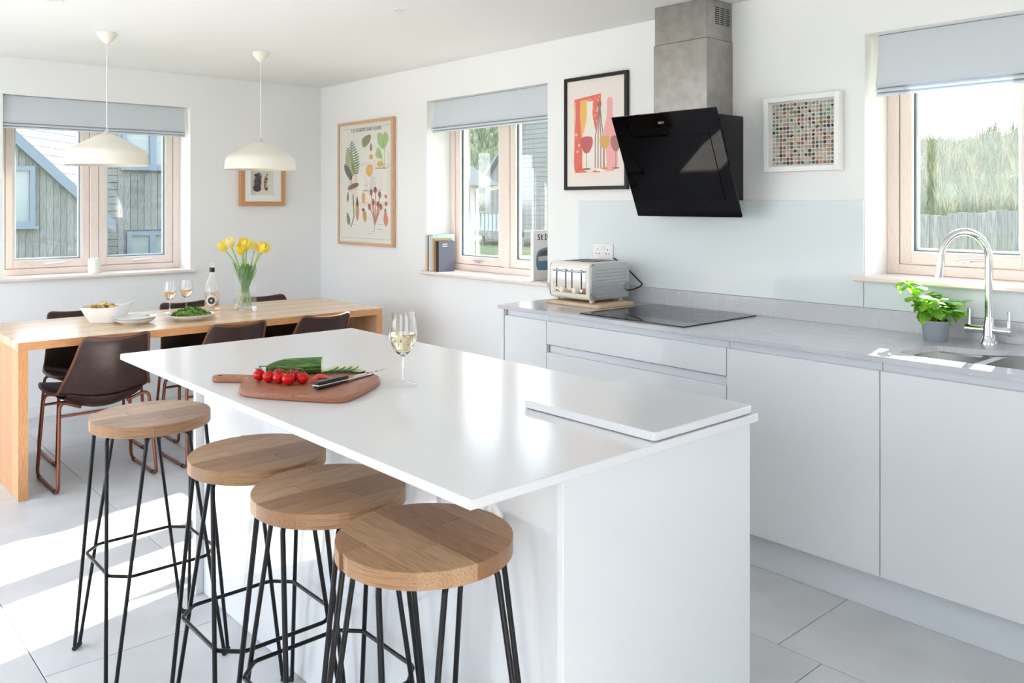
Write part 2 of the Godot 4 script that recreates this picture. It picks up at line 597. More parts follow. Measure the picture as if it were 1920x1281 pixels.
# ---------------------------------------------------------------- the room
# a wall along z (axis "z") or x (axis "x"): thickness t0..t1, holes as [a0, a1, y0, y1]
func wall_with_holes(s, axis, t0, t1, a0, a1, holes):
	var cuts = [a0]
	for h in holes:
		cuts.append(h[0])
		cuts.append(h[1])
	cuts.append(a1)
	for i in cuts.size() - 1:
		if cuts[i + 1] - cuts[i] < 0.001: continue
		var bands = [[-0.12, HC + 0.15]]
		if i % 2 == 1:
			var h = holes[(i - 1) / 2]
			bands = [[-0.12, h[2]], [h[3], HC + 0.15]]
		for b in bands:
			if axis == "z": bx(s, t0, t1, b[0], b[1], cuts[i], cuts[i + 1])
			else: bx(s, cuts[i], cuts[i + 1], b[0], b[1], t0, t1)

func shell():
	var s = new_st()
	bx(s, XL - 0.35, XW + 0.37, -0.12, -0.006, ZB - 0.37, ZF + 0.35)
	var fl = put(s, "floor", M.grout)
	mark(fl, "pale grey square porcelain floor tiles laid in staggered rows", "floor", "", "structure")
	var meshes = {}
	var c0 = int(floor((XL - 0.638) / 0.6035))
	for c in range(c0, 6):
		var x0 = maxf(0.638 + 0.6035 * c, XL) + 0.0015
		var x1 = minf(0.638 + 0.6035 * (c + 1), XW) - 0.0015
		if x1 - x0 < 0.02: continue
		var ph = fposmod(0.402 + 0.151 * c, 0.605)
		for k in range(-6, 12):
			var z0 = maxf(-(ph + 0.605 * (k + 1)), ZB) + 0.0015
			var z1 = minf(-(ph + 0.605 * k), ZF) - 0.0015
			if z1 - z0 < 0.02: continue
			var key = Vector2i(roundi((x1 - x0) * 1000), roundi((z1 - z0) * 1000))
			if not meshes.has(key):
				var t = new_st()
				box(t, Vector3(0, -0.005, 0), Vector3(x1 - x0, 0.01, z1 - z0), 0.0012)
				meshes[key] = t.commit()
			inst(meshes[key], "tile", M.tile[(c * 3 + k * 5 + 60) % 4], fl, Vector3((x0 + x1) / 2, 0, (z0 + z1) / 2))
	s = new_st()
	bx(s, XL, XW, HC, HC + 0.15, ZB, ZF)
	mark(put(s, "ceiling", M.ceiling), "plain white plastered ceiling over kitchen and dining area", "ceiling", "", "structure")
	s = new_st()
	wall_with_holes(s, "z", XW, XW + 0.37, ZB, ZF, [[-4.789, -3.58, 0.931, 2.134], [-1.664, -0.45, 1.093, 2.134]])
	var wr = put(s, "wall_right", M.wall)
	mark(wr, "long white wall with two windows above the worktop side", "wall", "", "structure")
	s = new_st()
	wall_with_holes(s, "z", XW + 0.3705, XW + 0.4, ZB - 0.4, ZF + 0.35, [[-4.8, -3.57, 0.92, 2.145], [-1.675, -0.44, 1.08, 2.145]])
	put(s, "bounce_cut_cladding", M.old_board[3], wr)  # unseen dark outer skin, added to cut sun bounce onto the fence
	s = new_st()
	wall_with_holes(s, "x", ZB - 0.37, ZB, XL - 0.35, XW + 0.37, [[1.18, 2.395, 0.911, 2.134]])
	var wb = put(s, "wall_back", M.wall)
	mark(wb, "white end wall behind the dining table with one window", "wall", "", "structure")
	s = new_st()
	wall_with_holes(s, "x", ZB - 0.4, ZB - 0.3705, XL - 0.35, XW + 0.37, [[1.17, 2.405, 0.9, 2.145]])
	put(s, "bounce_cut_cladding", M.old_board[3], wb)  # same added skin on the outside of this wall, never in view
	s = new_st()
	wall_with_holes(s, "z", XL - 0.35, XL, ZB, ZF, [[-6.0, -2.2, 0.0, 2.16], [-0.6, 1.0, 0.0, 2.16]])
	mark(put(s, "wall_left", M.wall), "white garden side wall holding two wide glazed doorways, one added for light", "wall", "", "structure")
	s = new_st()
	wall_with_holes(s, "x", ZF, ZF + 0.35, XL - 0.35, XW + 0.37, [[0.2, 2.2, 0.9, 2.1]])
	mark(put(s, "wall_front", M.wall), "white wall opposite the dining end with a wide window", "wall", "", "structure")
	s = new_st()
	bx(s, XL, XW - 0.016, 0.0, 0.075, ZB, ZB + 0.016, 0.003)
	mark(put(s, "baseboard_back", M.skirting), "low white skirting board along the dining end wall", "skirting", "", "structure")
	s = new_st()
	bx(s, XW - 0.016, XW, 0.0, 0.075, ZB, -3.30, 0.003)
	mark(put(s, "baseboard_right", M.skirting), "low white skirting board between corner and kitchen units", "skirting", "", "structure")

# ---------------------------------------------------------------- windows
# local x along the opening, y up from the window board, +z into the room; frame face at z = 0
func casement(n, label, at, turn, W, H, reveal, handle_mat, two = true):
	var o = thing(n, label, "window", at, turn, "", "structure")
	var s
	for side in [0, 1]:
		s = new_st()
		bx(s, 0.0 if side == 0 else W - 0.05, 0.05 if side == 0 else W, 0.0, H, -0.075, 0.0, 0.003)
		put(s, "frame_jamb", M.frame_wood, o)
		s = new_st()
		bx(s, 0.05, W - 0.05, 0.0 if side == 0 else H - 0.05, 0.042 if side == 0 else H, -0.075, 0.0, 0.003)
		put(s, "frame_rail", M.frame_wood_h, o)
	if two:
		s = new_st()
		bx(s, W / 2 - 0.028, W / 2 + 0.028, 0.042, H - 0.05, -0.075, 0.0, 0.003)
		put(s, "mullion", M.frame_wood, o)
	var ranges = [[0.053, W / 2 - 0.031], [W / 2 + 0.031, W - 0.053]] if two else [[0.053, W - 0.053]]
	for r in ranges:
		var y0 = 0.045
		var y1 = H - 0.053
		var sash = Node3D.new()
		sash.name = "sash"
		o.add_child(sash, true)
		var st = 0.048
		for side in [0, 1]:
			s = new_st()
			bx(s, r[0] if side == 0 else r[1] - st, r[0] + st if side == 0 else r[1], y0, y1, -0.066, -0.007, 0.003)
			put(s, "stile", M.frame_wood, sash)
			s = new_st()
			bx(s, r[0] + st, r[1] - st, y0 if side == 0 else y1 - st, y0 + st if side == 0 else y1, -0.066, -0.007, 0.003)
			put(s, "rail", M.frame_wood_h, sash)
		var g0 = r[0] + st
		var g1 = r[1] - st
		var h0 = y0 + st
		var h1 = y1 - st
		for ring in [["bead", 0.008, -0.02, -0.009, M.white], ["gasket", 0.011, -0.026, -0.02, M.gasket], ["spacer", 0.02, -0.05, -0.032, M.spacer]]:
			s = new_st()
			var w = ring[1]
			bx(s, g0, g0 + w, h0, h1, ring[2], ring[3])
			bx(s, g1 - w, g1, h0, h1, ring[2], ring[3])
			bx(s, g0 + w, g1 - w, h0, h0 + w, ring[2], ring[3])
			bx(s, g0 + w, g1 - w, h1 - w, h1, ring[2], ring[3])
			put(s, ring[0], ring[4], sash)
		s = new_st()
		bx(s, g0, g1, h0, h1, -0.031, -0.027)
		put(s, "pane", M.pane, sash)
		s = new_st()
		var hx = (r[0] + r[1]) / 2
		box(s, Vector3(hx, y0 + 0.024, -0.003), Vector3(0.055, 0.016, 0.008), 0.002)
		tube(s, fillet([Vector3(hx - 0.02, y0 + 0.024, 0.0), Vector3(hx - 0.02, y0 + 0.028, 0.022), Vector3(hx + 0.095, y0 + 0.034, 0.026)], 0.012), 0.0065, 8)
		put(s, "handle", handle_mat, sash)
	s = new_st()
	var e = 0.035
	slab(s, PackedVector2Array([Vector2(0.001, -0.03), Vector2(W - 0.001, -0.03), Vector2(W - 0.001, reveal + 0.001), Vector2(W + e, reveal + 0.001), Vector2(W + e, reveal + 0.04), Vector2(-e, reveal + 0.04), Vector2(-e, reveal + 0.001), Vector2(0.001, reveal + 0.001)]), -0.023, -0.0005, 0.006)
	put(s, "window_board", M.frame_wood_h, o)
	return o

func roman_blind(label, at, turn, W, top, bottom, lift):
	# local x along the window, z into the room, y is world height
	var o = thing("roman_blind", label, "blind", at, turn)
	var d = top - bottom
	var prof = [Vector2(0.006, top), Vector2(0.012, top - 0.05), Vector2(0.022, top - d * 0.5), Vector2(0.036, bottom + 0.055), Vector2(0.040, bottom + 0.045), Vector2(0.030, bottom + 0.036), Vector2(0.012, bottom + 0.036), Vector2(0.038, bottom + 0.026), Vector2(0.036, bottom + 0.018), Vector2(0.012, bottom + 0.018), Vector2(0.030, bottom + 0.008), Vector2(0.026, bottom)]
	var s = new_st()
	var P = []
	for p in prof: P.append(Vector3(0, p.y, p.x))
	P = spline(P, 3)
	var nz = FastNoiseLite.new()
	nz.seed = 5
	nz.frequency = 3.0
	var nx = 26
	var f = func(u, v):
		var i = minf(v * (P.size() - 1), P.size() - 1.001)
		var k = int(floor(i))
		var p = P[k].lerp(P[k + 1], i - k)
		var sway = nz.get_noise_2d(u * W, v * 0.4) * 0.004 * sin(PI * clampf(v * 1.2, 0, 1))
		return Vector3(u * W, p.y + lift * sin(u * PI) * v * v, p.z + sway)
	sheet(s, f, nx, P.size() - 1, 0.0015)
	put(s, "fabric", M.linen, o)
	s = new_st()
	bx(s, 0.0, W, top - 0.03, top + 0.001, -0.022, 0.005, 0.002)
	put(s, "head_rail", M.white, o)
	return o

func windows():
	casement("window_1", "wooden casement window over the dining table with white lever handles", Vector3(1.18, 0.934, -6.485), 0.0, 1.215, 1.2, 0.205, M.white)
	casement("window_2", "wooden casement window with books standing on its board", Vector3(3.68, 0.954, -4.789), -PI / 2, 1.209, 1.18, 0.205, M.chrome)
	casement("window_3", "wooden casement window above the sink and chrome tap", Vector3(3.68, 1.116, -1.664), -PI / 2, 1.214, 1.018, 0.205, M.chrome)
	roman_blind("pale grey linen blind folded up over the dining table window", Vector3(1.184, 0, ZB - 0.05), 0.0, 1.18, 2.131, 1.915, 0.0)
	roman_blind("pale grey linen blind folded up over the window with books", Vector3(3.535, 0, -4.765), -PI / 2, 1.165, 2.131, 1.912, 0.0)
	roman_blind("pale grey linen blind folded up over the sink window", Vector3(3.55, 0, -1.635), -PI / 2, 1.155, 2.131, 1.872, 0.0)
	# bead chain of the dining blind
	var s = new_st()
	var cx = 2.378
	var pts = fillet([Vector3(cx - 0.012, 2.1, ZB - 0.06), Vector3(cx - 0.012, 1.66, ZB - 0.06), Vector3(cx + 0.0, 1.62, ZB - 0.06), Vector3(cx + 0.012, 1.66, ZB - 0.06), Vector3(cx + 0.012, 2.1, ZB - 0.06)], 0.014)
	tube(s, pts, 0.0016, 6)
	mark(put(s, "blind_chain", M.white), "thin white bead chain hanging beside the dining window blind", "chain")
	# glazed garden doors, a second pair added to light the stools, rear window
	for d in [["door_1", -6.0, -2.2, "wide wood framed glazed garden doors beside the dining table"], ["door_2", -0.6, 1.0, "unseen glazed doors added to light the stools and island end"]]:
		var o = thing(d[0], d[3], "door", Vector3(XL - 0.14, 0, d[1]), -PI / 2 + PI, "", "structure")
		glazed(o, d[2] - d[1], 0.0, 2.155, 3, -1.0)
	var w4 = thing("window_4", "wood framed two light window facing the dining end", "window", Vector3(0.2, 0.905, ZF + 0.14), 0.0, "", "structure")
	glazed(w4, 2.0, 0.0, 1.19, 2, 1.0)

func glazed(o, W, y0, H, n, dir):
	var s = new_st()
	bx(s, 0, dir * W, y0, y0 + 0.05, -0.04, 0.04)
	bx(s, 0, dir * W, H - 0.05, H, -0.04, 0.04)
	for i in n + 1:
		var x = dir * (W * i / n)
		x = clampf(x, minf(dir * 0.03, dir * (W - 0.03)), maxf(dir * 0.03, dir * (W - 0.03)))
		bx(s, x - 0.03, x + 0.03, y0 + 0.05, H - 0.05, -0.04, 0.04)
	put(s, "frame", M.frame_wood, o)
	for i in n:
		s = new_st()
		var a = dir * (W * i / n)
		var b = dir * (W * (i + 1) / n)
		bx(s, minf(a, b) + 0.03, maxf(a, b) - 0.03, y0 + 0.05, H - 0.05, -0.003, 0.003)
		put(s, "pane", M.pane, o)

# ---------------------------------------------------------------- out of doors
func upright(s):
	# draw slab() polygons as (x, y) with thickness along z
	XF = Transform3D(Basis(Vector3(1, 0, 0), Vector3(0, 0, 1), Vector3(0, 1, 0)), Vector3.ZERO)

func ground_height(x, z):
	var q = -z / maxf(x, 0.1)
	var st = lerpf(11.0, 34.0, smoothstep(0.55, 0.95, q))
	var h = smoothstep(st, st + 15.0, x) * 3.05 + smoothstep(st + 6.0, st + 34.0, x) * (0.9 + 9.0 * smoothstep(0.6, 1.0, q))
	return h

func garden():
	var s = new_st()
	bx(s, -40, 34, -0.4, -0.16, -60, 40)
	mark(put(s, "lawn", M.lawn), "flat mown green lawn surrounding the house", "lawn", "", "structure")
	s = new_st()
	bx(s, -18.0, XL - 0.36, -0.16, -0.06, -12, 16, 0.01)  # out of view; made wide and pale to throw sunlight indoors
	mark(put(s, "patio", M.patio), "unseen pale patio laid wide to bounce sunlight through the garden doors", "patio", "", "structure")
	# dunes
	var nz = FastNoiseLite.new()
	nz.seed = 9
	nz.frequency = 0.16
	nz.fractal_octaves = 4
	s = new_st()
	var hf = func(u, v):
		var x = 10.6 + 62.0 * u * u
		var z = 12.0 - 84.0 * v
		var g = ground_height(x, z)
		return Vector3(x, -0.17 + g + nz.get_noise_2d(x, z) * clampf(g, 0.0, 1.0) * 0.7, z)
	sheet(s, hf, 44, 60)
	mark(put(s, "dune", M.dune), "grassy sand dune rising behind the weathered board fence", "dune", "", "structure")
	# marram grass in tufts
	var t = new_st()
	for k in 12:
		var a = rng.randf() * TAU
		var lean = rng.randf_range(0.15, 0.6)
		var hgt = rng.randf_range(0.5, 1.0)
		var d = Vector3(cos(a), 0, sin(a))
		var w = Vector3(-d.z, 0, d.x) * 0.014
		var b0 = d * 0.05
		var m1 = b0 + d * lean * 0.35 * hgt + Vector3.UP * hgt * 0.65
		var tip = b0 + d * lean * hgt + Vector3.UP * hgt * (1.0 - lean * 0.25)
		var nn = (d + Vector3.UP * 0.4).normalized()
		quad(t, b0 - w, b0 + w, m1 + w * 0.7, m1 - w * 0.7, nn)
		tri(t, m1 - w * 0.7, m1 + w * 0.7, tip, nn, nn, nn)
	var tuft = t.commit()
	var grass = Node3D.new()
	grass.name = numbered("dune_grass")
	add_child(grass)
	mark(grass, "tall pale green marram grass covering the dune", "grass", "", "stuff")
	for v in 3:
		var mm = MultiMesh.new()
		mm.transform_format = MultiMesh.TRANSFORM_3D
		mm.mesh = tuft
		mm.instance_count = 2600
		for i in mm.instance_count:
			var x = 11.2 + 22.0 * pow(rng.randf(), 1.3)
			var z = -x * rng.randf_range(0.1, 0.62)
			if v == 2 and i % 2 == 0:
				x = rng.randf_range(34, 66)
				z = -x * rng.randf_range(0.9, 1.45)
			var g = ground_height(x, z)
			var y = -0.2 + g + nz.get_noise_2d(x, z) * clampf(g, 0.0, 1.0) * 0.7
			var sc = rng.randf_range(0.3, 0.8) * (2.2 if x > 34 else 1.0)
			mm.set_instance_transform(i, Transform3D(Basis(Vector3.UP, rng.randf() * TAU).scaled(Vector3(sc * 1.3, sc, sc * 1.3)), Vector3(x, y, z)))
		var mi = MultiMeshInstance3D.new()
		mi.name = "blades"
		mi.multimesh = mm
		mi.material_override = M.marram[v]
		mi.set_meta("kind", "stuff")
		grass.add_child(mi, true)
	# weathered fence
	var fence = thing("board_fence", "weathered grey fence of upright boards below the dune", "fence", Vector3(10.0, -0.16, 0))
	var board = new_st()
	box(board, Vector3(0, 0.72, 0), Vector3(0.022, 1.44, 0.099), 0.003)
	var bm = board.commit()
	for i in 66:
		var z = -6.4 + i * 0.101
		var rise = 0.012 * sin(i * 1.7) + 0.075 * smoothstep(-4.2, -3.0, z)
		inst(bm, "board", M.old_board[(i * 7 + i / 3) % 4], fence, Vector3(rng.randf_range(-0.004, 0.004), rise, z), Vector3(0, 0, rng.randf_range(-0.004, 0.004)))
	for y in [0.35, 1.15]:
		s = new_st()
		bx(s, 0.012, 0.06, y, y + 0.08, -6.45, 0.3)
		put(s, "rail", M.old_board_z, fence)
	for z in [-6.3, -4.5, -2.7, -0.9, 0.2]:
		s = new_st()
		bx(s, 0.06, 0.15, 0.0, 1.4, z - 0.045, z + 0.045)
		put(s, "post", M.old_board[1], fence)
	houses()

func far_window(o, x0, x1, y0, y1, z, bars):
	# a window on a wall that faces +z
	var s = new_st()
	var w = 0.11
	bx(s, x0, x1, y0, y0 + w, z - 0.06, z + 0.05)
	bx(s, x0, x1, y1 - w, y1, z - 0.06, z + 0.05)
	bx(s, x0, x0 + w, y0 + w, y1 - w, z - 0.06, z + 0.05)
	bx(s, x1 - w, x1, y0 + w, y1 - w, z - 0.06, z + 0.05)
	for b in bars: bx(s, b - w * 0.7, b + w * 0.7, y0 + w, y1 - w, z - 0.06, z + 0.06)
	bx(s, x0 - 0.06, x1 + 0.06, y0 - 0.06, y0, z - 0.06, z + 0.12)
	var f = put(s, "window", M.blue_frame, o)
	var xs = [x0 + w]
	for b in bars: xs.append(b)
	xs.append(x1 - w)
	for i in xs.size() - 1:
		s = new_st()
		bx(s, xs[i], xs[i + 1], y0 + w, y1 - w, z - 0.03, z - 0.02)
		put(s, "pane", M.far_glass, f)

func houses():
	var s
	# gabled house opposite the dining window
	var o = thing("gabled_house", "weathered timber house with blue-grey gable trim beyond dining window", "house", Vector3(0, -0.16, -22.0))
	s = new_st()
	upright(s)
	slab(s, PackedVector2Array([Vector2(1.5, 0), Vector2(6.25, 0), Vector2(6.25, 1.25), Vector2(3.2, 4.25), Vector2(1.5, 2.6)]), -3.0, -0.03)
	put(s, "wall", M.old_board[3], o)
	for i in 32:
		var x0 = 1.55 + i * 0.145
		var x1 = x0 + 0.138
		if x1 > 6.24: break
		var top = func(x): return minf(4.20 - absf(x - 3.2) * 0.98, 9.0)
		s = new_st()
		upright(s)
		slab(s, PackedVector2Array([Vector2(x0, 0), Vector2(x1, 0), Vector2(x1, top.call(x1)), Vector2(x0, top.call(x0))]), -0.025, 0.0 if i % 2 == 0 else 0.012)
		put(s, "board", M.old_board[(i * 5 + i / 2) % 4], o)
	s = new_st()
	upright(s)
	slab(s, PackedVector2Array([Vector2(3.15, 4.13), Vector2(3.15, 4.44), Vector2(6.5, 1.16), Vector2(6.5, 0.86)]), -0.06, 0.16)
	put(s, "barge_board", M.blue_frame, o)
	s = new_st()
	upright(s)
	slab(s, PackedVector2Array([Vector2(3.25, 4.13), Vector2(3.25, 4.44), Vector2(1.2, 2.44), Vector2(1.2, 2.13)]), -0.06, 0.16)
	put(s, "barge_board", M.blue_frame, o)
	far_window(o, 3.7, 4.76, 1.06, 2.45, 0.09, [])
	# slated roof further back
	o = thing("slate_roof_house", "low house with pale slate roof behind the blue-grey gable", "house", Vector3(0, -0.16, -28.0))
	s = new_st()
	bx(s, 4.0, 7.9, 0, 1.7, -5, -0.3)
	put(s, "wall", M.old_board[0], o)
	for i in 13:
		s = new_st()
		box(s, Vector3(0, 0, 0), Vector3(4.6, 0.03, 0.42), 0.004)
		put(s, "slate_course", M.slate[i % 3], o, Vector3(5.8, 1.75 + i * 0.27, -0.1 - i * 0.27), Vector3(deg_to_rad(43), 0, deg_to_rad(-9)))
	# boarded house to the right of it
	o = thing("boarded_house", "pale boarded house with blue-grey windows above and below", "house", Vector3(0, -0.16, -24.0))
	s = new_st()
	bx(s, 6.72, 11.0, 0, 4.6, -0.7, -0.03)
	put(s, "wall", M.old_board[2], o)
	for i in 24:
		s = new_st()
		bx(s, 6.74, 7.2, 0.06 + i * 0.19, 0.235 + i * 0.19, -0.03, 0.0 + 0.012 * (i % 2), 0.004)
		put(s, "cladding_board", M.old_board_h, o)
	s = new_st()
	bx(s, 7.2, 7.34, 0, 4.6, -0.03, 0.03)
	put(s, "corner_board", M.old_board[0], o)
	for i in 20:
		var x0 = 7.35 + i * 0.18
		s = new_st()
		bx(s, x0, x0 + 0.172, 0.86, 2.42, -0.03, 0.012 * (i % 2), 0.004)
		put(s, "board", M.old_board[(i * 3 + i / 2) % 4], o)
	far_window(o, 7.42, 9.6, -0.05 + 0.16, 0.82, 0.02, [8.09, 8.8])
	far_window(o, 7.3, 9.6, 2.55, 4.2, 0.02, [8.1, 8.85])
	# outbuilding, deck and house seen past the books
	o = thing("outbuilding", "small white walled outbuilding with pale pitched roof beyond lawn", "outbuilding", Vector3(14.0, -0.16, -17.16), deg_to_rad(54))
	s = new_st()
	bx(s, 0, 4, 0, 2.06, -3.2, 0)
	put(s, "wall", M.render_wall, o)
	s = new_st()
	XF = Transform3D(Basis(Vector3(0, 0, 1), Vector3(1, 0, 0), Vector3(0, 1, 0)), Vector3.ZERO)
	slab(s, PackedVector2Array([Vector2(0.66, 2.06), Vector2(-1.6, 3.53), Vector2(-3.86, 2.06)]), -0.3, 4.3)
	put(s, "roof", M.slate[1], o)
	s = new_st()
	bx(s, -0.3, 4.3, 1.98, 2.1, 0.6, 0.68)
	put(s, "gutter", M.white, o)
	s = new_st()
	tube(s, [Vector3(-0.06, 1.98, 0.06), Vector3(-0.06, 0.0, 0.06)], 0.035, 8)
	put(s, "downpipe", M.white, o)
	o = thing("timber_deck", "raised timber deck with white picket railing across the lawn", "deck", Vector3(20.6, -0.16, -27.2))
	s = new_st()
	bx(s, 0, 2.6, 0.36, 0.54, 0, 4.6)
	put(s, "platform", M.old_board_z, o)
	for i in 20:
		s = new_st()
		bx(s, 0.0, 0.03, 0.56, 1.22, 0.05 + i * 0.23, 0.19 + i * 0.23)
		put(s, "picket", M.picket, o)
	s = new_st()
	bx(s, -0.03, 0.06, 1.22, 1.3, 0, 4.6)
	put(s, "handrail", M.old_board_z, o)
	for i in 5:
		s = new_st()
		bx(s, 0.05, 0.15, 0, 1.3, 0.1 + i * 1.1, 0.2 + i * 1.1)
		put(s, "post", M.old_board[1], o)
	o = thing("clapboard_house", "grey clapboard house with steep gable beyond the lawn", "house", Vector3(24.2, -0.16, -28.9))
	s = new_st()
	XF = Transform3D(Basis(Vector3(0, 0, 1), Vector3(1, 0, 0), Vector3(0, 1, 0)), Vector3.ZERO)
	slab(s, PackedVector2Array([Vector2(0, 0), Vector2(9, 0), Vector2(9, 2.6), Vector2(4.5, 7.1), Vector2(0, 2.5)]), 0.0, 6.0)
	put(s, "wall", M.old_board[2], o)
	for i in 30:
		var y = 0.1 + i * 0.2
		var z1 = 9.0 if y < 2.5 else 9.0 - (y - 2.5)
		var z0 = 2.2 if y < 4.7 else y - 2.5
		if z1 - z0 < 0.3: break
		s = new_st()
		bx(s, -0.03 - 0.01 * (i % 2), 0.0, y, y + 0.185, z0, z1, 0.004)
		put(s, "clapboard", M.old_board_z, o)
	for i in 14:
		var z = 0.02 + i * 0.155
		s = new_st()
		bx(s, -0.03, 0.0, 0.0, 2.45 + z, z, z + 0.148, 0.004)
		put(s, "board", M.old_board[(i * 3) % 4], o)
	s = new_st()
	XF = Transform3D(Basis(Vector3(0, 0, 1), Vector3(1, 0, 0), Vector3(0, 1, 0)), Vector3.ZERO)
	slab(s, PackedVector2Array([Vector2(-0.5, 2.05), Vector2(-0.5, 2.25), Vector2(4.5, 7.35), Vector2(9.5, 2.35), Vector2(9.5, 2.1), Vector2(4.5, 7.1)]), -0.25, 6.2)
	put(s, "roof", M.slate[2], o)
	s = new_st()
	bx(s, -0.07, -0.03, 1.2, 2.0, 4.4, 5.6)
	var w = put(s, "window", M.blue_frame, o)
	for i in 2:
		s = new_st()
		bx(s, -0.08, -0.07, 1.28, 1.92, 4.48 + i * 0.56, 4.96 + i * 0.56)
		put(s, "pane", M.far_glass, w)

# ---------------------------------------------------------------- worktop run
func base_unit(n, label, z0, z1, fronts, tall = 0.738, group = "base units under the grey worktop"):
	# carcass with gloss fronts facing -x; fronts: list of [y0, y1]
	var o = thing(n, label, "cabinet", Vector3(2.885, 0.14, z0), 0.0, group)
	var w = z1 - z0
	var s = new_st()
	bx(s, 0.012, XW - 2.885 - 0.002, 0.0, tall, 0.0005, w - 0.0005)
	put(s, "body", M.carcass, o)
	for i in fronts.size():
		var f = fronts[i]
		s = new_st()
		bx(s, -0.02, 0.004, f[0] - 0.14, f[1] - 0.14, 0.0016, w - 0.0016, 0.0016)
		put(s, "drawer" if fronts.size() > 1 else "door", M.gloss, o)
		# recessed finger rail above each front
		s = new_st()
		bx(s, 0.003, 0.014, f[1] - 0.14 - 0.02, f[1] - 0.14 + 0.033, 0.001, w - 0.001, 0.001)
		put(s, "finger_rail", M.rail, o)
	return o

func kitchen_run():
	var s
	base_unit("base_cabinet", "narrow pale gloss cabinet at the free end of the worktop", -3.272, -2.96, [[0.14, 0.846]])
	base_unit("drawer_cabinet", "wide pale gloss drawer unit underneath the black hob", -2.96, -1.934, [[0.14, 0.40], [0.438, 0.695], [0.735, 0.846]])
	base_unit("base_cabinet", "pale gloss cabinet between drawer unit and sink cabinet", -1.934, -1.32, [[0.14, 0.846]])
	base_unit("base_cabinet", "pale gloss cabinet under the double sink", -1.32, -0.32, [[0.14, 0.846]], 0.5)
	base_unit("base_cabinet", "pale gloss cabinet past the sink cabinet", -0.32, 0.28, [[0.14, 0.846]])
	s = new_st()
	bx(s, 2.862, XW - 0.001, 0.0, 0.8795, -3.293, -3.2735, 0.001)
	mark(put(s, "end_panel", M.gloss), "pale gloss end panel closing the free end of worktop", "panel")
	s = new_st()
	bx(s, 2.912, 2.928, 0.001, 0.139, -3.2725, 0.28)
	mark(put(s, "plinth", M.plinth), "pale grey plinth running under the base cabinets", "plinth")
	# worktop with one cut-out for the sink
	var o = thing("grey_worktop", "long grey stone worktop with upstand along the wall", "worktop")
	s = new_st()
	var x0 = 2.845
	var x1 = XW - 0.0015
	var hole = sink_outline(0.0)
	# front, back, left and right pieces joined round the cut-out
	var zc0 = -1.34
	var zc1 = -0.39
	bx(s, x0, x1, 0.88, 0.90, -3.305, zc0, 0.0015)
	bx(s, x0, x1, 0.88, 0.90, zc1, 0.28, 0.0015)
	var front = PackedVector2Array([Vector2(x0, zc0), Vector2(x0, zc1)])
	var nh = hole.size()
	# split the hole at its extreme z points
	var i0 = 0
	var i1 = 0
	for i in nh:
		if hole[i].y < hole[i0].y: i0 = i
		if hole[i].y > hole[i1].y: i1 = i
	var chain_a = []
	var k = i0
	while true:
		chain_a.append(hole[k])
		if k == i1: break
		k = (k + 1) % nh
	var chain_b = []
	k = i0
	while true:
		chain_b.append(hole[k])
		if k == i1: break
		k = (k - 1 + nh) % nh
	var fa = chain_a if chain_a[chain_a.size() / 2].x < chain_b[chain_b.size() / 2].x else chain_b
	var ba = chain_b if fa == chain_a else chain_a
	front.append(Vector2(hole[i1].x, zc1))
	for i in fa.size(): front.append(fa[fa.size() - 1 - i])
	front.append(Vector2(hole[i0].x, zc0))
	slab(s, front, 0.88, 0.90, 0.0)
	var back = PackedVector2Array([Vector2(hole[i0].x, zc0)])
	for p in ba: back.append(p)
	back.append(Vector2(hole[i1].x, zc1))
	back.append(Vector2(x1, zc1))
	back.append(Vector2(x1, zc0))
	slab(s, back, 0.88, 0.90, 0.0)
	put(s, "slab", M.worktop, o)
	s = new_st()
	bx(s, XW - 0.0135, x1, 0.9, 0.983, -3.0, 0.28, 0.001)
	put(s, "upstand", M.worktop, o)
	sink()
	tap()
	# splashback glass
	s = new_st()
	bx(s, XW - 0.007, XW - 0.001, 0.984, 1.435, -3.323, -1.667, 0.001)
	mark(put(s, "splashback", M.splash), "tall pale glass splashback behind the hob", "splashback")
	s = new_st()
	bx(s, XW - 0.007, XW - 0.001, 0.984, 1.091, -1.664, 0.28, 0.001)
	mark(put(s, "splashback", M.splash), "low pale glass splashback strip under the sink window", "splashback")
	# hob
	o = thing("induction_hob", "flat black glass induction hob set on the grey worktop", "hob", Vector3(3.166, 0.9002, -2.46))
	s = new_st()
	slab(s, rect_poly(-0.275, 0.275, -0.302, 0.302, 0.006), 0.0, 0.005, 0.0012)
	put(s, "glass", M.hob_glass, o)
	s = new_st()
	for c in [Vector2(-0.13, -0.15), Vector2(0.13, -0.15), Vector2(-0.12, 0.15), Vector2(0.13, 0.15)]:
		lathe(s, [Vector2(0.085, 0.0051), Vector2(0.0865, 0.0053), Vector2(0.088, 0.0051)], 32, Vector3(c.x, 0, c.y))
	put(s, "zone_marks", mat(rgb8(70, 70, 74), 0.3), o)
	hood()

func sink_outline(grow):
	# plan of the cut-out (x, z): two bowls with a wavy back edge
	var p = [Vector2(2.955, -1.27), Vector2(2.95, -0.9), Vector2(2.955, -0.47), Vector2(3.1, -0.44), Vector2(3.30, -0.46), Vector2(3.37, -0.6), Vector2(3.365, -0.9), Vector2(3.345, -1.02), Vector2(3.27, -1.10), Vector2(3.235, -1.18), Vector2(3.21, -1.27), Vector2(3.10, -1.295)]
	var q = []
	for v in p: q.append(v)
	return PackedVector2Array(spline(q, 4, true))

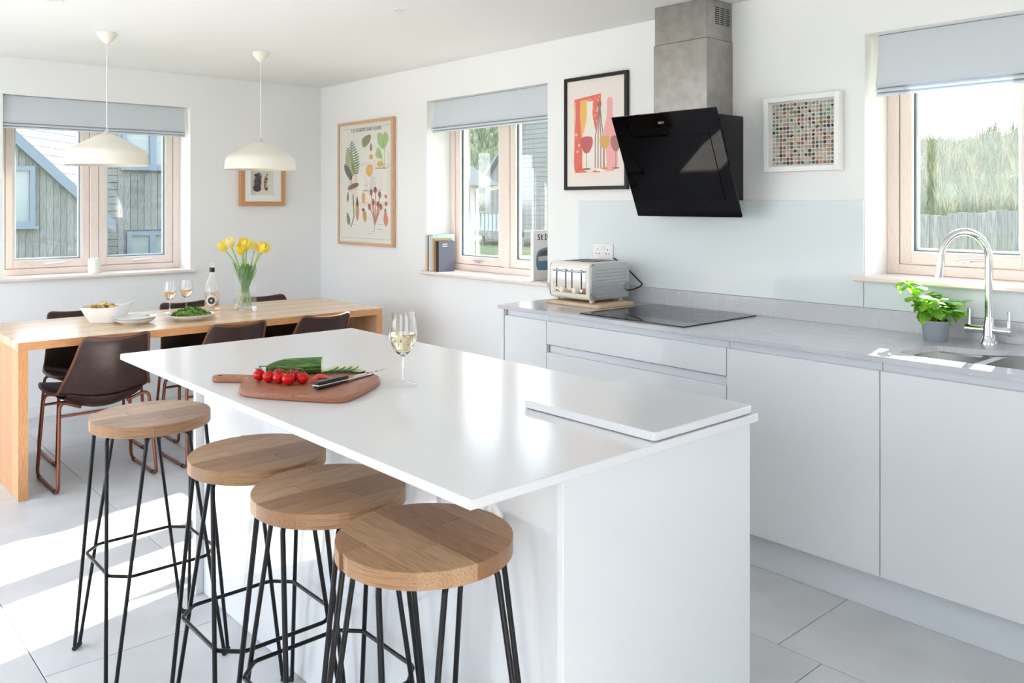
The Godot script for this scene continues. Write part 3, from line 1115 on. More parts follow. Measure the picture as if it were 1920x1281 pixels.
func sink():
	var o = thing("sink", "stainless steel one and a half bowl undermount sink", "sink", Vector3(0, 0.879, 0))
	var s
	for b in [["half_bowl", 2.942, 3.25, -1.312, -1.092, 0.13], ["main_bowl", 2.942, 3.385, -1.06, -0.415, 0.18]]:
		s = new_st()
		var out = rect_poly(b[1], b[2], b[3], b[4], 0.05, 6)
		var c = Vector2((b[1] + b[2]) / 2, (b[3] + b[4]) / 2)
		var rings = [[1.0, 0.0], [0.97, -0.03], [0.93, -b[5] + 0.03], [0.86, -b[5] + 0.006], [0.7, -b[5]], [0.0, -b[5] - 0.004]]
		var P = func(i, r): 
			var q = c + (out[i] - c) * r[0]
			return Vector3(q.x, r[1], q.y)
		var n = out.size()
		for k in rings.size() - 1:
			for i in n:
				var j = (i + 1) % n
				var A = P.call(i, rings[k])
				var B = P.call(j, rings[k])
				var C = P.call(j, rings[k + 1])
				var D = P.call(i, rings[k + 1])
				var mid = Vector3(c.x, -b[5] * 0.4, c.y)
				var na = (mid - A).normalized() if k < 3 else Vector3.UP
				var nb = (mid - B).normalized() if k < 3 else Vector3.UP
				if k < 2:
					na.y *= 0.1
					nb.y *= 0.1
				quadn(s, A, B, C, D, na.normalized(), nb.normalized(), nb.normalized(), na.normalized())
		put(s, b[0], M.sink, o)
		s = new_st()
		lathe(s, [Vector2(0.0, 0.004), Vector2(0.03, 0.003), Vector2(0.04, 0.0005)], 20, Vector3(c.x, -b[5] - 0.002, c.y))
		put(s, "drain", M.chrome, o)
	# flange between and around the bowls, below the stone
	s = new_st()
	bx(s, 2.935, 3.39, -0.008, -0.001, -1.093, -1.059, 0.002)
	bx(s, 3.248, 3.39, -0.008, -0.001, -1.32, -1.093)
	put(s, "rim", M.sink, o)

func tap():
	var o = thing("kitchen_tap", "tall chrome swan neck tap with two upright levers", "tap", Vector3(3.405, 0.9003, -1.16))
	var s = new_st()
	lathe(s, [Vector2(0.0, 0.0), Vector2(0.031, 0.0), Vector2(0.031, 0.006), Vector2(0.027, 0.014), Vector2(0.021, 0.036), Vector2(0.020, 0.075), Vector2(0.017, 0.09), Vector2(0.0165, 0.1), Vector2(0.0, 0.1)], 24)
	put(s, "base", M.chrome, o)
	s = new_st()
	var pts = [Vector3(0, 0.09, 0), Vector3(0, 0.2, 0), Vector3(0, 0.3, 0)]
	var R = 0.083
	for i in 17:
		var a = PI * i / 16.0 * 1.04
		pts.append(Vector3(0, 0.315, 0) + Vector3(-0.62, 0, -0.78).normalized() * (R - R * cos(a)) + Vector3(0, R * 1.2 * sin(a), 0))
	var last = pts[pts.size() - 1]
	pts.append(last + Vector3(-0.006, -0.06, -0.007))
	tube(s, pts, 0.0142, 14)
	put(s, "spout", M.chrome, o)
	for sd in [-1.0, 1.0]:
		s = new_st()
		tube(s, [Vector3(0, 0.052, 0), Vector3(0.0, 0.052, sd * 0.05), Vector3(0.0, 0.052, sd * 0.078)], [0.015, 0.015, 0.019], 14)
		tube(s, [Vector3(0, 0.052, sd * 0.068), Vector3(0, 0.09, sd * 0.068), Vector3(0, 0.125, sd * 0.068)], [0.009, 0.0065, 0.0075], 10)
		put(s, "lever", M.chrome, o)

func hood():
	var o = thing("cooker_hood", "tilted black glass cooker hood with steel chimney above the hob", "cooker hood", Vector3(0, 0, -2.465))
	var s = new_st()
	bx(s, 3.269, XW - 0.001, 2.19, HC - 0.001, -0.152, 0.152, 0.002)
	var up = put(s, "upper_chimney", M.steel, o)
	s = new_st()
	for col in 3:
		for r in 9:
			bx(s, 3.335 + col * 0.042, 3.369 + col * 0.042, 2.262 + r * 0.0095, 2.2665 + r * 0.0095, 0.1515, 0.1525)
	put(s, "vent_slots", M.slot, up)
	s = new_st()
	bx(s, 3.265, XW - 0.001, 1.80, 2.19, -0.156, 0.156, 0.002)
	put(s, "lower_chimney", M.steel, o)
	s = new_st()
	# body behind the glass: deeper at the top
	XF = Transform3D(Basis(Vector3(1, 0, 0), Vector3(0, 0, 1), Vector3(0, 1, 0)), Vector3.ZERO)
	slab(s, PackedVector2Array([Vector2(XW - 0.001, 1.437), Vector2(XW - 0.001, 1.832), Vector2(3.17, 1.832), Vector2(3.31, 1.437)]), -0.214, 0.214, 0.002)
	put(s, "body", M.black_satin, o)
	# tilted glass front
	var a = Vector3(3.12, 1.841, 0)
	var b = Vector3(3.323, 1.357, 0)
	var d = (b - a).normalized()
	var L = (b - a).length()
	var nrm = Vector3(d.y, -d.x, 0)
	var g = inst(null, "glass_panel", M.black_glass, o, (a + b) / 2)
	g.basis = Basis(nrm, -d, Vector3(0, 0, 1)) if Basis(nrm, -d, Vector3(0, 0, 1)).determinant() > 0 else Basis(nrm, -d, Vector3(0, 0, -1))
	s = new_st()
	box(s, Vector3(-0.006, 0, 0), Vector3(0.012, L, 0.604), 0.001)
	g.mesh = s.commit()
	s = new_st()
	bx(s, 0.0001, 0.003, -L * 0.33, L * 0.28, -0.24, 0.24, 0.001)
	put(s, "suction_plate", M.black_glass, g)
	lettering("NEFF", 0.015, "brand_lettering", mat(rgb8(150, 150, 152), 0.4), g, Vector3(0.0006, L * 0.41, 0.01), Vector3(0, PI / 2, 0), true)

# ---------------------------------------------------------------- island and stools
func island():
	var s
	var o = thing("island_cabinet", "white gloss island cabinet with flush end panels under worktop", "cabinet", Vector3(1.5, 0, -2.12))
	s = new_st()
	bx(s, -0.29, 0.31, 0.002, 0.879, -0.924, 0.93)
	put(s, "body", M.gloss, o)
	for z in [[-0.945, -0.9245], [0.931, 0.948]]:
		s = new_st()
		bx(s, -0.32, 0.338, 0.001, 0.8795, z[0], z[1], 0.001)
		put(s, "end_panel", M.gloss, o)
	for i in 3:
		s = new_st()
		bx(s, 0.312, 0.332, 0.14, 0.846, -0.922 + i * 0.617, -0.922 + (i + 1) * 0.617 - 0.004, 0.0015)
		put(s, "door", M.gloss, o)
	s = new_st()
	slab(s, rect_poly(0.932, 1.851, -3.083, -1.155, 0.004, 2), 0.88, 0.90, 0.0018)
	mark(put(s, "island_worktop", M.quartz), "white quartz island worktop overhanging on the stool side", "worktop")
	s = new_st()
	slab(s, rect_poly(1.452, 1.836, -1.585, -1.162, 0.012, 4), 0.9018, 0.9215, 0.002, true)
	var b = put(s, "stone_board", M.quartz)
	mark(b, "loose white quartz slab lying at the end of the island", "board")
	s = new_st()
	for p in [Vector2(1.48, -1.55), Vector2(1.81, -1.55), Vector2(1.48, -1.19), Vector2(1.81, -1.19)]:
		lathe(s, [Vector2(0, 0.9), Vector2(0.008, 0.9), Vector2(0.008, 0.9018), Vector2(0, 0.9018)], 10, Vector3(p.x, 0, p.y))
	put(s, "foot_pads", M.rubber, b)
	# stools
	var st = thing("bar_stool", "round oak topped bar stool beside the far end of the island", "stool", Vector3(0.93, 0, -2.765), 0.0, "bar stools along the island")
	var R = 0.178
	var cuts = [-0.178, -0.115, -0.06, -0.008, 0.05, 0.108, 0.178]
	for i in 6:
		var za = cuts[i]
		var zb = cuts[i + 1]
		var breaks = [-1.0, [0.03, 9.0, -0.06, 9.0, 0.02, 9.0][i], 1.0]
		for h in 2:
			var xa = -1.0 if h == 0 else breaks[1]
			var xb = breaks[1] if h == 0 else 1.0
			if xa > 1.0: continue
			xb = minf(xb, 1.0)
			var poly = PackedVector2Array()
			var steps = 10
			for k in steps + 1:
				var z = lerpf(za, zb, float(k) / steps)
				poly.append(Vector2(clampf(sqrt(maxf(R * R - z * z, 0.0)), xa, xb), z))
			for k in steps + 1:
				var z = lerpf(zb, za, float(k) / steps)
				poly.append(Vector2(clampf(-sqrt(maxf(R * R - z * z, 0.0)), xa, xb), z))
			var clean = PackedVector2Array()
			for p in poly:
				if clean.size() == 0 or clean[clean.size() - 1].distance_to(p) > 0.0006: clean.append(p)
			if clean[0].distance_to(clean[clean.size() - 1]) < 0.0006: clean.remove_at(clean.size() - 1)
			s = new_st()
			slab(s, clean, 0.721, 0.755, 0.0011)
			put(s, "stave", M.stool[(i * 2 + h * 3) % 5], st)
	s = new_st()
	bx(s, -0.13, 0.13, 0.714, 0.7205, -0.02, 0.02)
	bx(s, -0.02, 0.02, 0.7135, 0.7205, -0.13, 0.13)
	put(s, "bracket", M.black_metal, st)
	var ring = []
	for q in 4:
		var a = PI / 4 + q * PI / 2
		var d = Vector3(cos(a), 0, sin(a))
		var t = Vector3(-d.z, 0, d.x)
		var foot = d * 0.243 + Vector3(0, 0.008, 0)
		var pts = []
		var t1 = d * 0.150 - t * 0.062 + Vector3(0, 0.716, 0)
		var t2 = d * 0.150 + t * 0.062 + Vector3(0, 0.716, 0)
		var f1 = foot - t * 0.014
		var f2 = foot + t * 0.014
		s = new_st()
		pts = fillet([t1 - d * 0.06, t1, f1, f2, t2, t2 - d * 0.06], 0.016, 5)
		tube(s, pts, 0.006, 8)
		var leg = put(s, "leg", M.black_metal, st)
		s = new_st()
		tube(s, [f1 - t * 0.004 - Vector3(0, 0.001, 0), f2 + t * 0.004 - Vector3(0, 0.001, 0)], 0.0072, 8)
		put(s, "foot_cap", M.rubber, leg)
		var w = (0.716 - 0.32) / 0.708
		ring.append(t1.lerp(f1, w) - d * 0.010)
		ring.append(t2.lerp(f2, w) - d * 0.010)
	s = new_st()
	tube(s, fillet(ring, 0.012, 3, true), 0.0052, 8, true)
	put(s, "foot_ring", M.black_metal, st)
	copy(st, Vector3(1.0, 0, -2.145), 0.0, "round oak topped bar stool second from the far end of the island")
	copy(st, Vector3(1.0, 0, -1.765), 0.0, "round oak topped bar stool third from the far end of the island")
	copy(st, Vector3(1.0, 0, -1.385), PI / 2, "round oak topped bar stool at the end with the quartz slab")

# ---------------------------------------------------------------- dining table and chairs
func dining():
	var s
	var o = thing("dining_table", "long oak slab dining table with full width board legs", "table", Vector3(1.94, 0, -4.98))
	var L = 1.02
	var W = 0.42
	var n = 13
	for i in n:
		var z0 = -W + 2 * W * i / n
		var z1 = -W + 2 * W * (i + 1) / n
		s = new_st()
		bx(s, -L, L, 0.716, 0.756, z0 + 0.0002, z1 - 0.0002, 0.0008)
		put(s, "top_stave", M.table[(i * 5 + i / 3) % 4] if i < n - 1 else M.table_edge_top, o)  # same wood as the legs, its paler tone carries the glare
	s = new_st()
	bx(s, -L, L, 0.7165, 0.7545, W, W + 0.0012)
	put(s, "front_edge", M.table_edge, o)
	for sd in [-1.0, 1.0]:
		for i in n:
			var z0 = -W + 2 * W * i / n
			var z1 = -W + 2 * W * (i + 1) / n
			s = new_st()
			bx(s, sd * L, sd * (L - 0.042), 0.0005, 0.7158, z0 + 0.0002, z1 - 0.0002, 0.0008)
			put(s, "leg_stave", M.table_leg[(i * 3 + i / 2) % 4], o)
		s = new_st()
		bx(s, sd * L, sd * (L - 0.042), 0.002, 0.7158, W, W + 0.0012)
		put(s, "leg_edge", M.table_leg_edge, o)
	var c = chair()
	var lab = "brown leather dining chair with copper sled legs, island side of table"
	var lab2 = "brown leather dining chair with copper sled legs, window side of table"
	c.set_meta("label", "brown leather chair at open end of table, island side")
	c.position = Vector3(1.315, 0, -4.725)
	copy(c, Vector3(1.935, 0, -4.725), 0.02, "brown leather chair in the middle of table, island side")
	copy(c, Vector3(2.475, 0, -4.725), -0.02, "brown leather chair nearest long wall, island side of table")
	copy(c, Vector3(1.43, 0, -5.225), PI, "brown leather chair behind the white serving bowl, window side")
	copy(c, Vector3(2.08, 0, -5.225), PI, "brown leather chair behind the wine glasses, window side")
	copy(c, Vector3(2.63, 0, -5.225), PI, "brown leather chair behind the tulip vase, window side")

func chair():
	# faces -z (towards the table); origin on the floor between the sleds
	var o = thing("dining_chair", "", "chair", Vector3.ZERO, 0.0, "leather chairs around the dining table")
	var rows = [ # z, y, half width, edge lift (up), edge pull (forward)
		[-0.225, 0.452, 0.195, 0.010, 0.0], [-0.215, 0.462, 0.218, 0.016, 0.0], [-0.12, 0.440, 0.236, 0.035, 0.0], [0.0, 0.425, 0.238, 0.048, 0.0],
		[0.10, 0.420, 0.230, 0.055, 0.01], [0.17, 0.440, 0.218, 0.045, 0.035], [0.215, 0.50, 0.205, 0.025, 0.055], [0.262, 0.58, 0.188, 0.008, 0.055],
		[0.305, 0.66, 0.172, 0.004, 0.045], [0.34, 0.725, 0.160, 0.008, 0.035], [0.358, 0.752, 0.150, 0.014, 0.030], [0.364, 0.762, 0.128, 0.012, 0.026]]
	var f = func(u, v):
		var t = v * (rows.size() - 1)
		var k = mini(int(floor(t)), rows.size() - 2)
		var w = t - k
		var a = rows[maxi(k - 1, 0)]
		var b = rows[k]
		var c = rows[k + 1]
		var d = rows[mini(k + 2, rows.size() - 1)]
		var r = []
		for i in 5: r.append(cubic_interpolate(b[i], c[i], a[i], d[i], w))
		var x = (u * 2.0 - 1.0)
		var q = x * x
		return Vector3(x * r[2], r[1] + r[3] * q, r[0] - r[4] * q)
	var s = new_st()
	sheet(s, f, 14, 44, 0.007)
	put(s, "shell", M.leather, o)
	var edge = []
	for j in 45: edge.append(f.call(0.0, j / 44.0))
	for i in range(1, 14): edge.append(f.call(i / 14.0, 1.0))
	for j in 45: edge.append(f.call(1.0, 1.0 - j / 44.0))
	for i in range(1, 14): edge.append(f.call(1.0 - i / 14.0, 0.0))
	s = new_st()
	tube(s, edge, 0.0075, 8, true)
	put(s, "piping", M.piping, o)
	# soft underside bulge
	s = new_st()
	var fb = func(u, v):
		var p = f.call(lerpf(0.08, 0.92, u), lerpf(0.12, 0.5, v))
		return p - Vector3(0, 0.012 + 0.03 * sin(PI * u) * sin(PI * v), 0)
	sheet(s, fb, 8, 8)
	put(s, "seat_underside", M.leather, o)
	for sd in [-1.0, 1.0]:
		s = new_st()
		var p = fillet([Vector3(sd * 0.11, 0.405, -0.15), Vector3(sd * 0.212, 0.436, -0.16), Vector3(sd * 0.234, 0.009, -0.205), Vector3(sd * 0.234, 0.009, 0.205), Vector3(sd * 0.212, 0.446, 0.145), Vector3(sd * 0.11, 0.40, 0.12)], 0.045, 6)
		tube(s, p, 0.0085, 10)
		var leg = put(s, "sled_leg", M.copper, o)
		for z in [-0.15, 0.15]:
			s = new_st()
			tube(s, [Vector3(sd * 0.234, 0.0085, z - 0.012), Vector3(sd * 0.234, 0.0085, z + 0.012)], 0.0098, 10)
			put(s, "glide", M.rubber, leg)
	for z in [[-0.166, 0.375], [0.162, 0.375]]:
		s = new_st()
		tube(s, [Vector3(-0.212, z[1], z[0]), Vector3(0.212, z[1], z[0])], 0.007, 8)
		put(s, "cross_bar", M.copper, o)
	return o

# ---------------------------------------------------------------- things on the dining table
func wine_glass(label, at, sc, wine, level, group = ""):
	var o = thing("wine_glass", label, "wine glass", at, 0.0, group)
	# outer profile up, rim, inner profile down
	var outer = [Vector2(0.0, 0.0), Vector2(0.036, 0.0), Vector2(0.038, 0.0015), Vector2(0.036, 0.003), Vector2(0.018, 0.007), Vector2(0.007, 0.013), Vector2(0.0042, 0.025), Vector2(0.0042, 0.072), Vector2(0.007, 0.083), Vector2(0.017, 0.091), Vector2(0.030, 0.107), Vector2(0.0385, 0.128), Vector2(0.0405, 0.146), Vector2(0.0395, 0.165), Vector2(0.0365, 0.190), Vector2(0.0352, 0.206)]
	var inner = [Vector2(0.0340, 0.206), Vector2(0.0352, 0.190), Vector2(0.0381, 0.165), Vector2(0.0391, 0.146), Vector2(0.0370, 0.128), Vector2(0.0284, 0.108), Vector2(0.0155, 0.0935), Vector2(0.0, 0.0895)]
	var prof = [Vector2(0.0, 0.0145) * sc]
	var low = []
	for p in spline(outer, 3):
		if p.y >= 0.0145: prof.append(p * sc)
		else: low.append(p * sc)
	low.append(Vector2(0.0, 0.0142) * sc)
	for p in spline(inner, 3): prof.append(p * sc)
	var s = new_st()
	lathe(s, prof, 40, Vector3.ZERO, 60.0)
	put(s, "bowl_and_stem", M.glass, o)
	s = new_st()
	lathe(s, low, 40, Vector3.ZERO, 60.0)
	put(s, "foot", M.foot_glass, o)
	# wine, lying just inside the bowl
	var liq = [Vector2(0.0, 0.0900)]
	var rim_r = 0.0
	for p in spline([Vector2(0.0, 0.0900), Vector2(0.0153, 0.0940), Vector2(0.0282, 0.1083), Vector2(0.0368, 0.1282), Vector2(0.0389, 0.146), Vector2(0.0379, 0.165)], 5):
		if p.y > level: break
		liq.append(p)
		rim_r = p.x
	liq.append(Vector2(rim_r, level))
	liq.append(Vector2(0.0, level))
	var lp = []
	for p in liq: lp.append(p * sc)
	s = new_st()
	lathe(s, lp, 40, Vector3.ZERO, 50.0)
	put(s, "wine", wine, o)
	return o

func dish(s, r, h, th, foot):
	lathe(s, [Vector2(0, 0), Vector2(foot, 0), Vector2(foot, 0.002), Vector2(r * 0.8, h * 0.35), Vector2(r * 0.95, h * 0.75), Vector2(r, h), Vector2(r - th, h), Vector2(r * 0.95 - th, h * 0.75 + th * 0.3), Vector2(r * 0.78, h * 0.35 + th), Vector2(foot * 0.9, th + 0.001), Vector2(0, th)], 48, Vector3.ZERO, 50.0)

func on_the_table():
	var T = 0.7563
	var s
	# serving bowl, square and flared, one corner drawn up
	var o = thing("serving_bowl", "white flared serving bowl of crisps on the dining table", "bowl", Vector3(1.455, T, -5.05), deg_to_rad(-42))
	s = new_st()
	var rings = [[0.068, 0.0], [0.072, 0.004], [0.094, 0.05], [0.112, 0.094], [0.109, 0.094], [0.090, 0.052], [0.066, 0.008], [0.0, 0.007]]
	var ns = 48
	var P = func(r, k):
		var a = TAU * k / ns
		var c = cos(a)
		var q = sin(a)
		var p = 0.55
		var e = pow(pow(absf(c), 2.0 / p) + pow(absf(q), 2.0 / p), -p / 2.0)
		var y = r[1]
		var lift = 0.0
		if r[1] > 0.03: lift = 0.022 * pow(maxf(cos(a), 0.0), 3.0) * (r[1] / 0.094) - 0.006 * absf(sin(a)) * (r[1] / 0.094)
		return Vector3(c * e * r[0] * (1.0 + 0.2 * pow(maxf(cos(a), 0.0), 6.0) * r[1] / 0.094) * 1.12, y + lift, q * e * r[0] * 0.92)
	for i in rings.size() - 1:
		for k in ns:
			var A = P.call(rings[i], k)
			var B = P.call(rings[i], k + 1)
			var C = P.call(rings[i + 1], k + 1)
			var D = P.call(rings[i + 1], k)
			var g = (B - A).cross(D - A)
			if g.length() < 1e-10: g = (C - B).cross(D - C)
			g = g.normalized()
			var out = Vector3(A.x, 0, A.z)
			if i < 3 and g.dot(out) < 0.0: g = -g
			if i >= 4 and g.y < 0.0: g = -g
			if i == 3: g = Vector3.UP
			quad(s, A, B, C, D, g)
	put(s, "bowl", M.china, o)
	s = new_st()
	for i in 46:
		var a = rng.randf() * TAU
		var r = 0.078 * sqrt(rng.randf())
		XF = Transform3D(Basis.from_euler(Vector3(rng.randf_range(-0.8, 0.8), rng.randf() * TAU, rng.randf_range(-0.8, 0.8))), Vector3(cos(a) * r * 1.1 - 0.012, 0.072 + 0.026 * (1.0 - r / 0.078) + rng.randf() * 0.008, sin(a) * r * 0.85))
		var cf = func(u, v): return Vector3((u - 0.5) * 0.034, 0.010 * sin(u * 3.0) * cos(v * 2.0), (v - 0.5) * 0.026)
		sheet(s, cf, 3, 3)
	var cr = put(s, "crisps", M.crisp)
	cr.transform = o.transform
	mark(cr, "heap of golden crisps filling the white serving bowl", "crisps", "", "stuff")
	# plates
	var pl = thing("plate", "round white plate under another on the dining table", "plate", Vector3(1.555, T, -4.885), 0.0, "stacked white plates on the dining table")
	s = new_st()
	dish(s, 0.108, 0.028, 0.005, 0.062)
	put(s, "dish", M.china, pl)
	copy(pl, Vector3(1.558, T + 0.0115, -4.887), 0.7, "round white plate on top of the stack with forks")
	for k in 2:
		o = thing("fork", ["steel fork lying closest to the upper plate rim", "steel fork lying across the middle of upper plate"][k], "fork", Vector3(1.612 + 0.012 * k, T + 0.036, -4.905 - 0.012 * k), deg_to_rad(42 + 9 * k), "forks on the stacked plates")
		s = new_st()
		bx(s, -0.10, 0.035, -0.0008, 0.0008, -0.0035, 0.0035, 0.0006)
		bx(s, 0.035, 0.05, -0.0008, 0.0008, -0.011, 0.011, 0.0006)
		for q in 4: bx(s, 0.05, 0.088, -0.0006, 0.0006, -0.0105 + q * 0.0062, -0.0083 + q * 0.0062)
		put(s, "shaft", M.chrome, o)
	# plate of kale
	o = thing("serving_plate", "shallow white serving plate holding green kale salad", "plate", Vector3(1.845, T, -4.835))
	s = new_st()
	dish(s, 0.132, 0.034, 0.005, 0.07)
	put(s, "dish", M.china, o)
	for v in 2:
		s = new_st()
		for i in 130:
			var a = rng.randf() * TAU
			var r = 0.10 * sqrt(rng.randf())
			var big = rng.randf_range(0.010, 0.019)
			XF = Transform3D(Basis.from_euler(Vector3(rng.randf_range(-1.3, 1.3), rng.randf() * TAU, rng.randf_range(-1.0, 1.0))), Vector3(cos(a) * r, 0.016 + 0.036 * (1.0 - pow(r / 0.1, 2.0)) * rng.randf_range(0.5, 1.1) + 0.008, sin(a) * r))
			var ph = rng.randf() * 6.0
			var kf = func(u, v2): return Vector3((u - 0.5) * 2.0 * big, 0.005 * sin(u * 9.0 + ph) + 0.004 * cos(v2 * 8.0 + ph), (v2 - 0.5) * 1.5 * big)
			sheet(s, kf, 3, 3)
		var kl = put(s, "kale_salad", M.kale[v], null, Vector3(1.845, T, -4.835))
		mark(kl, ["heap of dark green curly kale on the serving plate", "paler green kale leaves mixed through the salad"][v], "salad", "", "stuff")
	# rose wine
	wine_glass("glass of rose wine by the kale plate, further from bottle", Vector3(1.858, T, -5.2), 0.93, M.rose_wine, 0.140, "glasses of rose wine on the table")
	wine_glass("glass of rose wine standing next to the wine bottle", Vector3(1.982, T, -5.262), 0.93, M.rose_wine, 0.142, "glasses of rose wine on the table")
	o = thing("wine_bottle", "half full clear bottle of rose wine with round label", "bottle", Vector3(2.115, T, -5.19))
	s = new_st()
	var bp = [Vector2(0.0, 0.0), Vector2(0.042, 0.0), Vector2(0.0445, 0.004), Vector2(0.0445, 0.13), Vector2(0.041, 0.148), Vector2(0.030, 0.178), Vector2(0.020, 0.205), Vector2(0.0155, 0.228), Vector2(0.0145, 0.262), Vector2(0.0155, 0.264), Vector2(0.0155, 0.272), Vector2(0.0135, 0.274)]
	var inn = [Vector2(0.0115, 0.274), Vector2(0.0118, 0.228), Vector2(0.0165, 0.205), Vector2(0.0268, 0.178), Vector2(0.0385, 0.148), Vector2(0.0420, 0.13), Vector2(0.0420, 0.008), Vector2(0.0, 0.010)]
	var all = []
	for p in bp: all.append(p)
	for p in inn: all.append(p)
	lathe(s, all, 36, Vector3.ZERO, 50.0)
	put(s, "glass", M.thin_glass, o)
	s = new_st()
	lathe(s, [Vector2(0, 0.0105), Vector2(0.0412, 0.0085), Vector2(0.0412, 0.112), Vector2(0, 0.112)], 36, Vector3.ZERO, 30.0)
	put(s, "wine", M.rose_wine, o)
	s = new_st()
	lathe(s, [Vector2(0.0158, 0.236), Vector2(0.0162, 0.236), Vector2(0.0162, 0.264), Vector2(0.0158, 0.264)], 24)
	put(s, "neck_band", M.black_satin, o)
	s = new_st()
	lathe(s, [Vector2(0, 0.268), Vector2(0.011, 0.268), Vector2(0.011, 0.276), Vector2(0.014, 0.279), Vector2(0.0135, 0.297), Vector2(0.0, 0.299)], 20)
	put(s, "stopper", M.thin_glass, o)
	# round label bent round the bottle, turned to the room
	for lab in [[0.034, 0.0449, M.paper, "label"], [0.0215, 0.0452, M.label_dark, "label_emblem"], [0.008, 0.0455, M.label_pink, "label_motif"]]:
		s = new_st()
		var rr = lab[1]
		var nseg = 28
		for ring in 4:
			for k in nseg:
				var q = []
				for w in [[ring, k], [ring + 1, k], [ring + 1, k + 1], [ring, k + 1]]:
					var rad = lab[0] * w[0] / 4.0
					var a = TAU * w[1] / nseg
					var ang = rad * cos(a) / rr + deg_to_rad(118)
					q.append([Vector3(cos(ang) * rr, 0.062 + rad * sin(a), sin(ang) * rr), Vector3(cos(ang), 0, sin(ang))])
				quadn(s, q[0][0], q[1][0], q[2][0], q[3][0], q[0][1], q[1][1], q[2][1], q[3][1])
		put(s, lab[3], lab[2], o)
	# vase and tulips
	var vp = Vector3(2.265, T, -5.035)
	o = thing("glass_vase", "tall square clear glass vase holding yellow tulips", "vase", vp)
	s = new_st()
	var h = 0.05
	bx(s, -h, h, 0.0, 0.022, -h, h, 0.002)
	put(s, "base", M.glass, o)
	s = new_st()
	bx(s, -h, h, 0.0222, 0.27, -h, -h + 0.004)
	bx(s, -h, h, 0.0222, 0.27, h - 0.004, h)
	bx(s, -h, -h + 0.004, 0.0222, 0.27, -h + 0.004, h - 0.004)
	bx(s, h - 0.004, h, 0.0222, 0.27, -h + 0.004, h - 0.004)
	put(s, "walls", M.thin_glass, o)
	s = new_st()
	bx(s, -h + 0.0045, h - 0.0045, 0.0225, 0.108, -h + 0.0045, h - 0.0045)
	put(s, "water", M.thin_water, o)
	var heads = [[-0.105, 0.372, 0.05], [-0.066, 0.392, 0.06], [-0.02, 0.385, -0.02], [0.02, 0.378, 0.05], [0.045, 0.366, -0.03], [0.088, 0.358, 0.01], [0.115, 0.362, 0.04], [-0.04, 0.35, -0.05], [0.0, 0.352, 0.075]]
	for i in heads.size():
		var hd = heads[i]
		var side = Vector3(0.746, 0, 0.666)
		var fwd = Vector3(0.666, 0, -0.746)
		var top = side * hd[0] + fwd * -hd[2] + Vector3(0, hd[1], 0)
		var spots = [Vector2(0.03, -0.02), Vector2(-0.028, 0.03), Vector2(0.0, 0.034), Vector2(0.032, 0.012), Vector2(-0.033, -0.03), Vector2(-0.012, -0.033), Vector2(-0.034, 0.006), Vector2(0.02, 0.03), Vector2(0.012, -0.01)]
		var foot = Vector3(spots[i].x, 0.026, spots[i].y)
		var neck = Vector3(clampf(top.x * 0.5, -0.037, 0.037), 0.255, clampf(top.z * 0.5, -0.037, 0.037))
		var tl = thing("tulip", ["bright lemon yellow tulip in the square glass vase", "pale cream yellow tulip in the square glass vase", "deep golden yellow tulip in the square glass vase"][i % 3], "tulip", vp, 0.0, "tulips in the glass vase")
		s = new_st()
		var path = spline([foot, foot.lerp(neck, 0.5), neck, top], 5)
		tube(s, path, 0.0040, 7)
		put(s, "stem", M.tulip_stem, tl)
		var dir = (path[path.size() - 1] - path[path.size() - 3]).normalized()
		var bs = Basis(dir.cross(Vector3(0.3, 0, 1)).normalized(), dir, Vector3.ZERO)
		bs.z = bs.x.cross(bs.y)
		for pt in 6:
			s = new_st()
			XF = Transform3D(bs * Basis(Vector3.UP, pt * TAU / 6 + i), top)
			var inner = 0.9 if pt % 2 == 0 else 1.0
			var pf = func(u, v):
				var wdt = 0.62 * sin(PI * clampf(v * 0.82 + 0.12, 0, 1))
				var a = (u - 0.5) * 2.0 * wdt
				var r = (0.009 + 0.0235 * sin(PI * clampf(v * 0.72 + 0.06, 0, 1))) * inner
				return Vector3(sin(a) * r, 0.07 * v, cos(a) * r)
			sheet(s, pf, 5, 7)
			put(s, "petal", M.tulip[i % 3], tl)
		for lf in 3:
			s = new_st()
			var az = i * 1.3 + lf * 2.1
			var b0 = foot.lerp(neck, 0.34 + 0.2 * lf)
			var tipd = (Vector3(cos(az), 0, sin(az)) * 0.035 + (neck - b0) * 0.6 + Vector3(0, 0.07, 0))
			var acr = tipd.cross(Vector3(cos(az), 0.2, sin(az))).normalized()
			var lff = func(u, v): return b0 + tipd * v + Vector3(cos(az), 0, sin(az)) * 0.02 * v * v + acr * (u - 0.5) * 0.034 * sin(PI * clampf(v * 0.9 + 0.1, 0, 1))
			sheet(s, lff, 3, 8)
			put(s, "leaf", M.tulip_leaf, tl)
	# candle on the window board
	s = new_st()
	lathe(s, [Vector2(0, 0), Vector2(0.041, 0), Vector2(0.042, 0.002), Vector2(0.042, 0.10), Vector2(0.040, 0.103), Vector2(0.033, 0.101), Vector2(0.0, 0.097)], 32, Vector3.ZERO, 50.0)
	o = thing("pillar_candle", "white pillar candle on the dining window board", "candle", Vector3(1.755, 0.9343, -6.36))
	put(s, "wax", M.wax, o)
	s = new_st()
	tube(s, [Vector3(0, 0.096, 0), Vector3(0.001, 0.106, 0)], 0.001, 6)
	put(s, "wick", M.slot, o)

